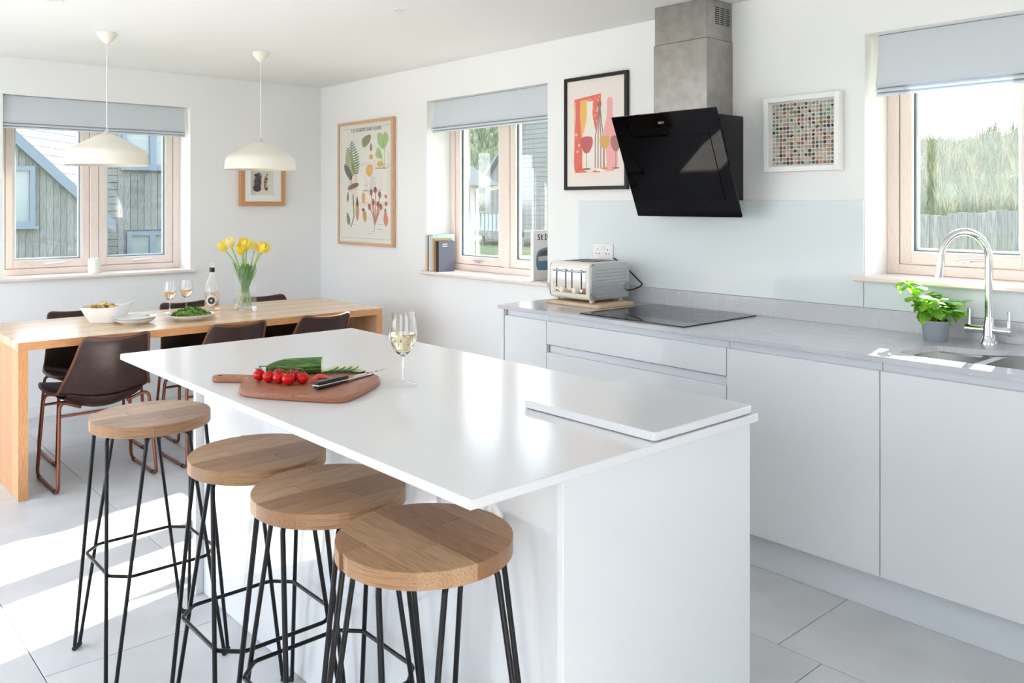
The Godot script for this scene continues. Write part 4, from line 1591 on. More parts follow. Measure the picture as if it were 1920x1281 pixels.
# ---------------------------------------------------------------- things on the island
func on_the_island():
	var T = 0.9003
	var s
	var o = thing("serving_board", "red brown wooden paddle board with handle on the island", "serving board")
	s = new_st()
	var outline = [Vector2(0.972, -2.20), Vector2(1.0, -2.262), Vector2(1.042, -2.312), Vector2(1.046, -2.330), Vector2(1.020, -2.366), Vector2(0.984, -2.408), Vector2(1.000, -2.430), Vector2(1.024, -2.424), Vector2(1.062, -2.380), Vector2(1.082, -2.356), Vector2(1.11, -2.345), Vector2(1.19, -2.318), Vector2(1.275, -2.275), Vector2(1.338, -2.205), Vector2(1.357, -2.140), Vector2(1.338, -2.070), Vector2(1.26, -2.00), Vector2(1.18, -1.945), Vector2(1.135, -1.932), Vector2(1.10, -1.96), Vector2(1.03, -2.06), Vector2(0.98, -2.145)]
	var sm = spline(outline, 3, true)
	slab(s, PackedVector2Array(sm), T, T + 0.018, 0.0045, true)
	put(s, "board", M.acacia, o)
	s = new_st()
	lathe(s, [Vector2(0.0, T + 0.0182), Vector2(0.006, T + 0.0182), Vector2(0.006, T + 0.0184), Vector2(0.0, T + 0.0184)], 14, Vector3(1.004, 0, -2.406))
	put(s, "hanging_hole", M.slot, o)
	var B = T + 0.0181
	# tomatoes on the vine
	var toms = [Vector2(1.058, -2.262), Vector2(1.067, -2.222), Vector2(1.082, -2.190), Vector2(1.092, -2.152), Vector2(1.128, -2.138), Vector2(1.128, -2.190), Vector2(1.105, -2.236)]
	var tom_lab = ["cherry tomato at the handle end of the vine", "second cherry tomato along the front of the vine", "third cherry tomato along the front of the vine", "largest cherry tomato at the front of the vine", "cherry tomato at the knife end of the vine", "cherry tomato behind the largest one on the vine", "cherry tomato at the back, beside the cucumber tip"]
	for i in toms.size():
		var r = 0.0172 if i != 3 else 0.0186
		var tm = thing("cherry_tomato", tom_lab[i], "tomato", Vector3(toms[i].x, B, toms[i].y), i * 1.1, "vine tomatoes on the board")
		s = new_st()
		var prof = []
		for k in 13:
			var t = -PI / 2 + PI * k / 12
			prof.append(Vector2(maxf(cos(t), 0.0) * r, r * 0.96 + sin(t) * r * 0.94 - (0.0025 if k == 12 else 0.0)))
		lathe(s, prof, 20, Vector3.ZERO, 80.0)
		put(s, "fruit", M.tomato, tm)
		s = new_st()
		for k in 5:
			var a = TAU * k / 5
			var d = Vector3(cos(a), 0, sin(a))
			tube(s, [Vector3(0, r * 1.86, 0), d * 0.007 + Vector3(0, r * 1.9, 0), d * 0.012 + Vector3(0, r * 2.12, 0)], [0.0012, 0.0011, 0.0004], 5)
		tube(s, [Vector3(0, r * 1.84, 0), Vector3(0.001, r * 2.05, 0.001), Vector3(0.004, r * 2.22, 0.003)], 0.0011, 5)
		put(s, "calyx", M.vine, tm)
	s = new_st()
	var vine = []
	for p in [toms[0], toms[1].lerp(toms[6], 0.45), toms[2].lerp(toms[6], 0.5), toms[3].lerp(toms[5], 0.6), toms[4]]: vine.append(Vector3(p.x, B + 0.041, p.y))
	tube(s, spline(vine, 4), 0.0016, 6)
	for i in toms.size():
		var p = Vector3(toms[i].x + 0.002, B + 0.037, toms[i].y + 0.001)
		var best = vine[0]
		for v in vine:
			if v.distance_to(p) < best.distance_to(p): best = v
		if best.distance_to(p) > 0.004: tube(s, [p, best], 0.0012, 5)
	mark(put(s, "tomato_vine", M.vine), "thin green vine stalk joining the cherry tomatoes", "stalk")
	# cucumber
	o = thing("cucumber", "cut half of a dark green cucumber on the board", "cucumber", Vector3(1.183, B + 0.0242, -2.282), deg_to_rad(-37))
	s = new_st()
	var cp = []
	var cr = []
	for k in 15:
		var t = float(k) / 14
		cp.append(Vector3(-0.085 + 0.16 * t, -0.006 * pow(1.0 - t, 2.0), 0.012 * pow(1.0 - t, 2.0)))
		cr.append(0.0238 * pow(sin(clampf(t * 2.2 + 0.12, 0, 1) * PI / 2), 0.7))
	tube(s, cp, cr, 24)
	put(s, "skin", M.cucumber, o)
	s = new_st()
	tube(s, [Vector3(0.0751, 0, 0), Vector3(0.0757, 0, 0)], 0.0226, 24)
	put(s, "cut_face", M.cucumber_flesh, o)
	for k in 5:
		o = thing("cucumber_slice", ["cucumber slice lying closest to the cut cucumber", "second overlapping cucumber slice", "third overlapping cucumber slice", "fourth overlapping cucumber slice", "cucumber slice lying flat nearest the knife"][k], "cucumber slice", Vector3(1.268 + k * 0.016, B + 0.003, -2.232 + k * 0.012), -0.5, "cucumber slices on the board")
		o.rotation.z = deg_to_rad(17) if k < 4 else 0.0
		if k < 4: o.position.y += 0.0065
		s = new_st()
		lathe(s, [Vector2(0, -0.0016), Vector2(0.0226, -0.0016), Vector2(0.0226, 0.0016), Vector2(0, 0.0016)], 24)
		put(s, "flesh", M.cucumber_flesh, o)
		s = new_st()
		lathe(s, [Vector2(0.0226, -0.0017), Vector2(0.0236, -0.001), Vector2(0.0236, 0.001), Vector2(0.0226, 0.0017)], 24)
		put(s, "rind", M.cucumber, o)
	# tomato wedges
	for k in 2:
		o = thing("tomato_wedge", ["short cut tomato wedge beside the knife handle", "long thin tomato wedge behind the knife handle"][k], "tomato piece", Vector3(1.165 + k * 0.035, B, -2.142 - k * 0.03), [0.4, -0.5][k])
		s = new_st()
		var wl = [0.016, 0.024][k]
		var wf = func(u, v):
			var a = lerpf(-0.2, PI + 0.2, u)
			var q = sin(PI * clampf(v, 0.02, 0.98))
			return Vector3((v - 0.5) * 2.0 * wl, 0.0005 + maxf(sin(a), 0.0) * 0.014 * q, cos(a) * 0.011 * q)
		sheet(s, wf, 8, 8)
		put(s, "flesh", M.tomato_flesh, o)
	# knife
	var k0 = Vector3(1.118, B + 0.012, -2.045)
	var k1 = Vector3(1.258, B + 0.012, -2.095)
	var dirk = (k1 - k0).normalized()
	o = thing("kitchen_knife", "kitchen knife with black riveted handle lying on the board", "knife", k0, -atan2(dirk.z, dirk.x))
	o.rotation.z = deg_to_rad(-1.8)
	for q in [-1.0, 1.0]:
		s = new_st()
		box(s, Vector3(0.062, q * 0.0058, 0), Vector3(0.126, 0.0085, 0.022), 0.0032)
		var hs = put(s, "handle_scale", M.black_satin, o)
		s = new_st()
		for x in [0.025, 0.062, 0.1]:
			XF = Transform3D(Basis(Vector3(1, 0, 0), 0.0 if q > 0 else PI), Vector3(x, q * 0.01005, 0))
			lathe(s, [Vector2(0.003, 0.0), Vector2(0.003, 0.0002), Vector2(0, 0.0004)], 10)
		put(s, "rivet", M.chrome, hs)
	s = new_st()
	slab(s, PackedVector2Array([Vector2(-0.002, -0.0113), Vector2(-0.002, 0.0113), Vector2(0.14, 0.0118), Vector2(0.22, 0.0105), Vector2(0.27, 0.004), Vector2(0.315, -0.008), Vector2(0.30, -0.011)]), -0.0015, 0.0015, 0.0005)
	put(s, "blade", M.chrome, o)
	wine_glass("glass of white wine standing alone on the island worktop", Vector3(1.378, T, -2.015), 1.0, M.white_wine, 0.148)

# ---------------------------------------------------------------- things on the grey worktop and window boards
func on_the_worktop():
	var T = 0.9003
	var s
	# toaster on a board
	s = new_st()
	slab(s, rect_poly(3.078, 3.352, -3.19, -2.812, 0.012), T, T + 0.018, 0.003, true)
	mark(put(s, "toaster_board", M.toast_board), "small pale wooden board under the toaster", "board")
	var o = thing("toaster", "cream and steel four slot toaster with ribbed side", "toaster", Vector3(3.245, T + 0.0182, -3.03))
	for p in [Vector2(-0.11, -0.12), Vector2(0.11, -0.12), Vector2(-0.11, 0.12), Vector2(0.11, 0.12)]:
		s = new_st()
		bx(s, p.x - 0.012, p.x + 0.012, 0.0, 0.014, p.y - 0.008, p.y + 0.008, 0.002)
		put(s, "foot", M.cream, o)
	# cream end frames and body, rounded in the x-y plane
	s = new_st()
	XF = Transform3D(Basis(Vector3(1, 0, 0), Vector3(0, 0, 1), Vector3(0, 1, 0)), Vector3.ZERO)
	slab(s, PackedVector2Array(fillet([Vector2(-0.15, 0.012), Vector2(0.15, 0.012), Vector2(0.15, 0.202), Vector2(-0.15, 0.202)], 0.035, 6, true)), -0.138, 0.138, 0.003, true)
	put(s, "body", M.cream, o)
	for sd in [-1.0, 1.0]:
		s = new_st()
		XF = Transform3D(Basis(Vector3(1, 0, 0), Vector3(0, 0, 1), Vector3(0, 1, 0)), Vector3.ZERO)
		slab(s, PackedVector2Array(fillet([Vector2(-0.148, 0.014), Vector2(0.148, 0.014), Vector2(0.148, 0.20), Vector2(-0.148, 0.20)], 0.036, 6, true)), minf(sd * 0.138, sd * 0.150), maxf(sd * 0.138, sd * 0.150), 0.004, true)
		var side = put(s, "side_panel", M.toaster_steel, o)
		for r in 9:
			s = new_st()
			var y = 0.034 + r * 0.0165
			var half = 0.118 if r > 0 else 0.045
			tube(s, [Vector3(-half - (0.07 if r == 0 else 0.0), y, sd * 0.1505), Vector3(half - (0.07 if r == 0 else 0.0), y, sd * 0.1505)], 0.0028, 8)
			put(s, "rib", M.toaster_steel, side)
	# steel front plate (towards the room) and top
	s = new_st()
	bx(s, -0.1525, -0.1490, 0.045, 0.176, -0.118, 0.118, 0.001)
	var fp = put(s, "front_plate", M.chrome, o)
	s = new_st()
	bx(s, -0.105, 0.105, 0.2015, 0.2035, -0.122, 0.122, 0.0008)
	var tp = put(s, "top_plate", M.toaster_steel, o)
	for i in 4:
		s = new_st()
		bx(s, -0.09, 0.09, 0.2036, 0.2042, -0.096 + i * 0.054, -0.068 + i * 0.054)
		put(s, "bread_slot", M.slot, tp)
	for i in 4:
		s = new_st()
		var z = [-0.088, -0.022, 0.022, 0.088][i]
		bx(s, -0.1534, -0.1526, 0.07, 0.168, z - 0.003, z + 0.003)
		put(s, "lever_track", M.slot, fp)
	for z in [-0.055, 0.055]:
		s = new_st()
		tube(s, [Vector3(-0.163, 0.158, z - 0.048), Vector3(-0.163, 0.158, z + 0.048)], 0.0052, 10)
		tube(s, [Vector3(-0.150, 0.158, z - 0.033), Vector3(-0.163, 0.158, z - 0.033)], 0.003, 8)
		tube(s, [Vector3(-0.150, 0.158, z + 0.033), Vector3(-0.163, 0.158, z + 0.033)], 0.003, 8)
		put(s, "lever", M.chrome, fp)
		s = new_st()
		XF = Transform3D(Basis(Vector3(0, 0, 1), PI / 2), Vector3(-0.152, 0.062, z + (0.016 if z < 0 else -0.006)))
		lathe(s, [Vector2(0, 0), Vector2(0.017, 0), Vector2(0.017, 0.010), Vector2(0.014, 0.018), Vector2(0, 0.019)], 20)
		put(s, "dial", M.cream, fp)
		s = new_st()
		XF = Transform3D(Basis(Vector3(0, 0, 1), PI / 2), Vector3(-0.152, 0.060, z - (0.028 if z < 0 else -0.03)))
		lathe(s, [Vector2(0, 0), Vector2(0.009, 0), Vector2(0.009, 0.004), Vector2(0, 0.005)], 14)
		put(s, "button", M.chrome, fp)
	s = new_st()
	tube(s, spline([Vector3(0.13, 0.05, 0.15), Vector3(0.15, 0.06, 0.185), Vector3(0.185, 0.08, 0.20), Vector3(0.205, 0.10, 0.16), Vector3(0.215, 0.15, 0.08), Vector3(0.218, 0.205, -0.02)], 5), 0.0038, 8)
	put(s, "power_cord", M.rubber, o)
	# double socket
	o = thing("wall_socket", "white double wall socket above the toaster", "socket", Vector3(XW - 0.0072, 1.157, -3.13))
	s = new_st()
	bx(s, -0.009, 0.0, -0.043, 0.043, -0.073, 0.073, 0.0025)
	put(s, "plate", M.white_plastic, o)
	s = new_st()
	for z in [-0.036, 0.036]:
		bx(s, -0.0096, -0.009, 0.008, 0.016, z - 0.0022, z + 0.0022)
		bx(s, -0.0096, -0.009, -0.014, -0.009, z - 0.014, z - 0.007)
		bx(s, -0.0096, -0.009, -0.014, -0.009, z + 0.007, z + 0.014)
	put(s, "pin_holes", M.slot, o)
	for z in [-0.009, 0.009]:
		s = new_st()
		bx(s, -0.0125, -0.009, 0.008, 0.028, z - 0.006, z + 0.006, 0.001)
		put(s, "switch", M.white_plastic, o)
	basil()
	books()

func basil():
	var base = Vector3(3.335, 0.9003, -1.322)
	var o = thing("potted_basil", "bushy green basil plant in a grey plastic pot", "potted plant", base)
	var s = new_st()
	lathe(s, [Vector2(0, 0.0), Vector2(0.041, 0.0), Vector2(0.0425, 0.003), Vector2(0.0485, 0.066), Vector2(0.0525, 0.067), Vector2(0.0535, 0.078), Vector2(0.0505, 0.078), Vector2(0.0485, 0.066), Vector2(0.044, 0.02), Vector2(0, 0.018)], 40, Vector3.ZERO, 35.0)
	put(s, "pot", M.pot, o)
	s = new_st()
	lathe(s, [Vector2(0.0476, 0.064), Vector2(0.03, 0.068), Vector2(0.0, 0.07)], 20)
	put(s, "soil", M.soil, o)
	# leaf meshes: cupped oval leaves
	var leaves = []
	for k in 3:
		s = new_st()
		var cup = [0.010, 0.006, 0.014][k]
		var lf = func(u, v):
			var w = 0.026 * pow(sin(PI * clampf(v * 0.93 + 0.05, 0, 1)), 0.75)
			var x = (u - 0.5) * 2.0
			return Vector3(x * w, -cup * x * x * 0.6 + 0.006 * sin(v * PI) - 0.018 * v * v, v * 0.066)
		sheet(s, lf, 4, 6)
		leaves.append(s.commit())
	var r = RandomNumberGenerator.new()
	r.seed = 21
	var stems = new_st()
	for i in 30:
		var a = r.randf() * TAU
		var spread = r.randf_range(0.015, 0.082)
		var tip = Vector3(cos(a) * spread, r.randf_range(0.095, 0.182), sin(a) * spread * 1.05)
		if i == 0: tip = Vector3(-0.02, 0.222, -0.105)
		if i == 1: tip = Vector3(0.0, 0.215, -0.075)
		if i == 2: tip = Vector3(0.02, 0.15, 0.085)
		if i == 3: tip = Vector3(-0.02, 0.12, 0.08)
		var root = Vector3(tip.x * 0.3, 0.066, tip.z * 0.25)
		var mid = root.lerp(tip, 0.5) + Vector3(0, 0.015, 0)
		var path = spline([root, mid, tip], 5)
		tube(stems, path, 0.0016, 6)
		for lv in 3:
			var p = path[[path.size() - 1, path.size() - 3, path.size() / 2][lv]]
			for q in (3 if lv == 0 else 2):
				var az = a + q * PI * (0.66 if lv == 0 else 1.0) + lv * 1.5 + r.randf_range(-0.5, 0.5)
				var sc = r.randf_range(0.55, 1.0) * (0.8 if lv == 0 else 1.0)
				var o2 = inst(leaves[r.randi() % 3], "leaf", M.basil[0 if r.randf() < 0.45 else (1 if r.randf() < 0.6 else 2)], o, p)
				o2.basis = (Basis(Vector3.UP, az) * Basis(Vector3.RIGHT, r.randf_range(-0.5, 0.55))).scaled(Vector3.ONE * sc)
	put(stems, "stems", M.stem, o)

func books():
	var S = 0.9547
	var specs = [ # label, thickness, height, depth, colour
		["tall thin pale blue and sand coloured book against the reveal", 0.026, 0.25, 0.17, rgb8(196, 206, 208)],
		["tall thin brown edged book, second from the reveal", 0.014, 0.246, 0.165, rgb8(118, 96, 84)],
		["tall thin white book, third from the reveal", 0.020, 0.244, 0.175, rgb8(222, 216, 206)],
		["tall light blue book standing among the sill books", 0.022, 0.252, 0.19, rgb8(192, 208, 213)],
		["yellow green paperback standing among the sill books", 0.016, 0.226, 0.155, rgb8(176, 166, 98)],
		["orange red spined paperback beside the dark book", 0.018, 0.212, 0.15, rgb8(176, 98, 70)],
		["dark spined book with slate grey cover on sill", 0.034, 0.208, 0.135, rgb8(98, 103, 116)]]
	var z = -4.786
	for i in specs.size():
		var p = specs[i]
		var o = thing("book", p[0], "book", Vector3(3.46, S, z), 0.0, "books at the reveal of the window board")
		var s = new_st()
		bx(s, 0.004, p[3] - 0.003, 0.003, p[2] - 0.003, 0.002, p[1] - 0.002)
		put(s, "pages", M.paper, o)
		s = new_st()
		bx(s, 0.0, p[3], 0.0, p[2], 0.0, 0.002)
		bx(s, 0.0, p[3], 0.0, p[2], p[1] - 0.002, p[1])
		bx(s, 0.0, 0.003, 0.0, p[2], 0.002, p[1] - 0.002)
		put(s, "cover", mat(p[4], 0.6), o)
		if i == 6:
			s = new_st()
			bx(s, -0.0005, 0.0035, 0.0, p[2], -0.0002, p[1] - 0.004)
			put(s, "spine", mat(rgb8(40, 34, 32), 0.6), o)
			s = new_st()
			for k in 2: bx(s, 0.03, 0.072, p[2] - 0.024 - k * 0.014, p[2] - 0.017 - k * 0.014, p[1], p[1] + 0.0004)
			put(s, "title_lines", mat(rgb8(206, 204, 196), 0.6), o)
		if i == 0:
			s = new_st()
			bx(s, -0.0005, 0.0, 0.0, 0.13, 0.0, p[1])
			put(s, "spine_band", mat(rgb8(226, 200, 160), 0.6), o)
		z += p[1] + 0.0015
	# large book with a painted harbour on its cover
	var b = thing("art_book", "large white book titled St Ives at the other end of the sill", "book", Vector3(3.475, S, -3.728), 0.0)
	var s2 = new_st()
	bx(s2, 0.003, 0.217, 0.003, 0.302, 0.002, 0.025)
	put(s2, "pages", M.paper, b)
	s2 = new_st()
	bx(s2, 0.0, 0.22, 0.0, 0.305, 0.0, 0.002)
	bx(s2, 0.0, 0.22, 0.0, 0.305, 0.025, 0.027, 0.0)
	bx(s2, 0.0, 0.003, 0.0, 0.305, 0.002, 0.025)
	put(s2, "cover", M.white, b)
	var t = lettering("St Ives", 0.05, "title_lettering", mat(rgb8(58, 62, 68), 0.6), b, Vector3(0.112, 0.262, 0.0272), Vector3.ZERO, true)
	s2 = new_st()
	XF = Transform3D(Basis(Vector3(1, 0, 0), Vector3(0, 0, 1), Vector3(0, 1, 0)), Vector3.ZERO)
	slab(s2, PackedVector2Array(spline([Vector2(0.022, 0.10), Vector2(0.03, 0.075), Vector2(0.05, 0.062), Vector2(0.17, 0.062), Vector2(0.19, 0.08), Vector2(0.195, 0.16), Vector2(0.15, 0.20), Vector2(0.06, 0.188), Vector2(0.028, 0.16)], 4, true)), 0.027, 0.0274)
	put(s2, "cover_picture", mat(rgb8(98, 142, 166), 0.6), b)
	s2 = new_st()
	XF = Transform3D(Basis(Vector3(1, 0, 0), Vector3(0, 0, 1), Vector3(0, 1, 0)), Vector3.ZERO)
	slab(s2, PackedVector2Array([Vector2(0.05, 0.15), Vector2(0.19, 0.15), Vector2(0.185, 0.175), Vector2(0.1, 0.182), Vector2(0.055, 0.168)]), 0.0274, 0.0276)
	put(s2, "painted_hill", mat(rgb8(112, 92, 86), 0.7), b)
	s2 = new_st()
	XF = Transform3D(Basis(Vector3(1, 0, 0), Vector3(0, 0, 1), Vector3(0, 1, 0)), Vector3.ZERO)
	slab(s2, PackedVector2Array([Vector2(0.04, 0.118), Vector2(0.15, 0.118), Vector2(0.15, 0.142), Vector2(0.10, 0.148), Vector2(0.04, 0.144)]), 0.0274, 0.0276)
	put(s2, "painted_houses", mat(rgb8(214, 212, 204), 0.7), b)

# ---------------------------------------------------------------- pictures and lamps
var IM: Image
var IW := 1.0
var IH := 1.0

func canvas(w, h, c):
	IM = Image.create(w, h, false, Image.FORMAT_RGB8)
	IM.fill(c)
	IW = w
	IH = h

func ink(pts, c):
	# polygon in 0..1 coordinates, y down
	var pp = PackedVector2Array()
	var lo = Vector2(1e9, 1e9)
	var hi = Vector2(-1e9, -1e9)
	for p in pts:
		var q = Vector2(p.x * IW, p.y * IH)
		pp.append(q)
		lo = lo.min(q)
		hi = hi.max(q)
	for y in range(maxi(int(lo.y), 0), mini(int(hi.y) + 2, int(IH))):
		for x in range(maxi(int(lo.x), 0), mini(int(hi.x) + 2, int(IW))):
			if Geometry2D.is_point_in_polygon(Vector2(x + 0.5, y + 0.5), pp): IM.set_pixel(x, y, c)

func stroke(pts, w, c):
	for i in pts.size() - 1:
		var a = Vector2(pts[i].x * IW, pts[i].y * IH)
		var b = Vector2(pts[i + 1].x * IW, pts[i + 1].y * IH)
		var n = int(a.distance_to(b) * 2.0) + 1
		for k in n + 1:
			var p = a.lerp(b, float(k) / n)
			var r = w * 0.5
			for y in range(int(p.y - r), int(p.y + r) + 1):
				for x in range(int(p.x - r), int(p.x + r) + 1):
					if x >= 0 and y >= 0 and x < IW and y < IH and Vector2(x + 0.5, y + 0.5).distance_to(p) <= maxf(r, 0.7): IM.set_pixel(x, y, c)

func oval(c, r, col, tilt = 0.0):
	var p = []
	for i in 24:
		var a = TAU * i / 24
		var v = Vector2(cos(a) * r.x, sin(a) * r.y).rotated(tilt)
		p.append(c + v)
	ink(p, col)

func blade(a, b, w, col):
	var d = b - a
	var n = Vector2(-d.y, d.x).normalized() * w
	ink(spline([a, a.lerp(b, 0.3) + n, a.lerp(b, 0.7) + n * 0.8, b, a.lerp(b, 0.7) - n * 0.8, a.lerp(b, 0.3) - n], 3, true), col)

func print_mat(rough = 0.7):
	var m = StandardMaterial3D.new()
	m.albedo_texture = ImageTexture.create_from_image(IM)
	m.roughness = rough
	m.texture_repeat = false
	return m

# a picture on the wall at x = XW (facing -x) or z = ZB (facing +z); local x to the right, y up, z out of the wall
func framed(n, label, at, turn, W, H, fw, depth, fm, print_m, mount = 0.0, mount_m = null, recess = 0.009):
	var o = thing(n, label, "picture", at, turn)
	var s
	for sd in [-1.0, 1.0]:
		s = new_st()
		bx(s, sd * W / 2, sd * (W / 2 - fw), -H / 2, H / 2, 0.001, depth, 0.0015)
		put(s, "frame_side", fm, o)
		s = new_st()
		bx(s, -W / 2 + fw, W / 2 - fw, sd * H / 2, sd * (H / 2 - fw), 0.001, depth, 0.0015)
		put(s, "frame_rail", fm, o)
	var iw = W / 2 - fw
	var ih = H / 2 - fw
	if mount_m != null:
		s = new_st()
		bx(s, -iw, iw, ih - mount, ih, 0.004, depth - 0.008)
		bx(s, -iw, iw, -ih, -ih + mount, 0.004, depth - 0.008)
		bx(s, -iw, -iw + mount, -ih + mount, ih - mount, 0.004, depth - 0.008)
		bx(s, iw - mount, iw, -ih + mount, ih - mount, 0.004, depth - 0.008)
		put(s, "mount", mount_m, o)
		iw -= mount
		ih -= mount
	s = new_st()
	var zz = 0.004 if mount_m != null else depth - recess
	quad(s, Vector3(-iw, ih, zz), Vector3(iw, ih, zz), Vector3(iw, -ih, zz), Vector3(-iw, -ih, zz), Vector3(0, 0, 1), Vector2(0, 0), Vector2(1, 0), Vector2(1, 1), Vector2(0, 1))
	put(s, "print" if mount_m == null else "backing", print_m, o)
	if recess < 0.02 and mount_m == null:
		s = new_st()
		bx(s, -W / 2 + fw, W / 2 - fw, -H / 2 + fw, H / 2 - fw, depth - 0.006, depth - 0.004)
		put(s, "glazing", M.art_glass, o)
	return o

func pictures():
	var R = -PI / 2
	var s
	# botanical chart
	canvas(480, 590, rgb8(238, 234, 224))
	var fern = rgb8(70, 128, 84)
	var olive = rgb8(150, 156, 70)
	for side in [[Vector2(0.33, 0.42), Vector2(0.24, 0.14), fern], [Vector2(0.24, 0.44), Vector2(0.165, 0.19), olive], [Vector2(0.22, 0.47), Vector2(0.10, 0.34), rgb8(64, 84, 52)]]:
		var ax = side[1] - side[0]
		for k in 13:
			var t = k / 13.0
			var p = side[0] + ax * t
			var len = 0.105 * sin(PI * clampf(t * 0.8 + 0.18, 0, 1)) * (1.0 if side[2] != rgb8(64, 84, 52) else 0.6)
			blade(p, p + Vector2(-len, -0.02), 0.0075, side[2])
			blade(p, p + Vector2(len, -0.022), 0.0075, side[2])
		stroke([side[0] + Vector2(0.01, 0.1), side[0], side[1]], 2, rgb8(70, 92, 50))
	ink(spline([Vector2(0.17, 0.53), Vector2(0.28, 0.50), Vector2(0.38, 0.50), Vector2(0.36, 0.53), Vector2(0.24, 0.55), Vector2(0.18, 0.56)], 3, true), rgb8(140, 104, 80))
	ink(spline([Vector2(0.45, 0.13), Vector2(0.56, 0.10), Vector2(0.62, 0.11), Vector2(0.58, 0.17), Vector2(0.47, 0.20)], 3, true), rgb8(128, 132, 64))
	blade(Vector2(0.62, 0.24), Vector2(0.62, 0.17), 0.022, rgb8(170, 98, 58))
	oval(Vector2(0.62, 0.285), Vector2(0.042, 0.022), rgb8(226, 180, 50))
	ink(spline([Vector2(0.55, 0.36), Vector2(0.62, 0.35), Vector2(0.66, 0.39), Vector2(0.60, 0.45), Vector2(0.53, 0.42), Vector2(0.52, 0.38)], 3, true), rgb8(232, 182, 66))
	ink(spline([Vector2(0.73, 0.11), Vector2(0.79, 0.09), Vector2(0.83, 0.11), Vector2(0.89, 0.09), Vector2(0.94, 0.14), Vector2(0.90, 0.20), Vector2(0.84, 0.23), Vector2(0.76, 0.19)], 3, true), rgb8(160, 196, 116))
	ink(spline([Vector2(0.70, 0.27), Vector2(0.74, 0.21), Vector2(0.80, 0.24), Vector2(0.83, 0.30), Vector2(0.74, 0.30)], 3, true), rgb8(168, 200, 108))
	stroke([Vector2(0.84, 0.14), Vector2(0.87, 0.26), Vector2(0.86, 0.38)], 2, rgb8(90, 70, 50))
	stroke([Vector2(0.76, 0.25), Vector2(0.83, 0.32), Vector2(0.85, 0.38)], 2, rgb8(90, 70, 50))
	stroke([Vector2(0.70, 0.38), Vector2(0.90, 0.385)], 4, rgb8(84, 62, 48))
	oval(Vector2(0.79, 0.345), Vector2(0.06, 0.025), rgb8(226, 184, 96))
	stroke([Vector2(0.93, 0.38), Vector2(0.95, 0.30), Vector2(0.93, 0.27)], 2, rgb8(90, 80, 60))
	stroke([Vector2(0.23, 0.87), Vector2(0.29, 0.78), Vector2(0.27, 0.60)], 8, rgb8(92, 104, 56))
	blade(Vector2(0.20, 0.86), Vector2(0.15, 0.75), 0.03, rgb8(104, 116, 60))
	blade(Vector2(0.16, 0.66), Vector2(0.17, 0.57), 0.02, rgb8(176, 120, 62))
	blade(Vector2(0.36, 0.82), Vector2(0.35, 0.62), 0.035, rgb8(206, 146, 62))
	blade(Vector2(0.355, 0.70), Vector2(0.35, 0.61), 0.02, rgb8(84, 54, 44))
	oval(Vector2(0.475, 0.625), Vector2(0.033, 0.045), rgb8(226, 158, 54))
	blade(Vector2(0.52, 0.83), Vector2(0.47, 0.71), 0.035, rgb8(204, 150, 74))
	oval(Vector2(0.47, 0.725), Vector2(0.03, 0.013), rgb8(120, 66, 56))
	for br in [[0.62, 0.58], [0.70, 0.56], [0.78, 0.60], [0.66, 0.66], [0.75, 0.68], [0.59, 0.70], [0.80, 0.70]]:
		stroke([Vector2(0.69, 0.85), Vector2((br[0] + 0.69) / 2 + 0.01, 0.76), Vector2(br[0], br[1])], 7, rgb8(198, 104, 80))
		oval(Vector2(br[0], br[1]), Vector2(0.03, 0.026), rgb8(158, 84, 70), 0.4)
	stroke([Vector2(0.69, 0.84), Vector2(0.68, 0.90)], 3, rgb8(140, 110, 70))
	oval(Vector2(0.89, 0.615), Vector2(0.022, 0.016), rgb8(196, 90, 74))
	oval(Vector2(0.895, 0.675), Vector2(0.026, 0.019), rgb8(198, 96, 80))
	blade(Vector2(0.90, 0.86), Vector2(0.88, 0.73), 0.04, rgb8(226, 128, 90))
	blade(Vector2(0.885, 0.745), Vector2(0.88, 0.71), 0.018, rgb8(90, 130, 70))
	# captions too small to read in the chart: fine grey and red lines
	var r2 = RandomNumberGenerator.new()
	r2.seed = 4
	for i in 46:
		var x = r2.randf_range(0.06, 0.86)
		var y = r2.randf_range(0.12, 0.95)
		var px = IM.get_pixel(int(x * IW), int(y * IH))
		var px2 = IM.get_pixel(mini(int((x + 0.09) * IW), 479), int(y * IH))
		if px.r > 0.9 and px.b > 0.8 and px2.b > 0.8: stroke([Vector2(x, y), Vector2(x + r2.randf_range(0.05, 0.11), y)], 1, rgb8(168, 164, 158) if i % 4 else rgb8(214, 150, 140))
	for e in [[Vector2(0.03, 0.035), Vector2(0.97, 0.035)], [Vector2(0.03, 0.965), Vector2(0.97, 0.965)], [Vector2(0.03, 0.035), Vector2(0.03, 0.965)], [Vector2(0.97, 0.035), Vector2(0.97, 0.965)]]: stroke(e, 1, rgb8(120, 120, 116))
	var o = framed("framed_print", "botanical chart of ferns and seaweeds in an oak frame", Vector3(XW, 1.578, -5.562), R, 0.785, 0.955, 0.022, 0.03, M.picture_oak, print_mat())
	lettering("LES PLANTES SANS FLEURS", 0.034, "title_lettering", mat(rgb8(70, 66, 62), 0.7), o, Vector3(0.02, 0.408, 0.0216), Vector3.ZERO, true)
	lettering("REPRODUCTION DE LA FOUGERE", 0.017, "caption_lettering", mat(rgb8(150, 148, 144), 0.7), o, Vector3(0.10, -0.06, 0.0216))
	# bottles and glasses print
	canvas(240, 340, rgb8(244, 233, 224))
	ink([Vector2(0.13, 0.175), Vector2(0.60, 0.145), Vector2(0.59, 0.86), Vector2(0.14, 0.86)], rgb8(238, 88, 44))
	ink([Vector2(0.14, 0.2), Vector2(0.36, 0.185), Vector2(0.34, 0.86), Vector2(0.14, 0.86)], rgb8(246, 188, 62))
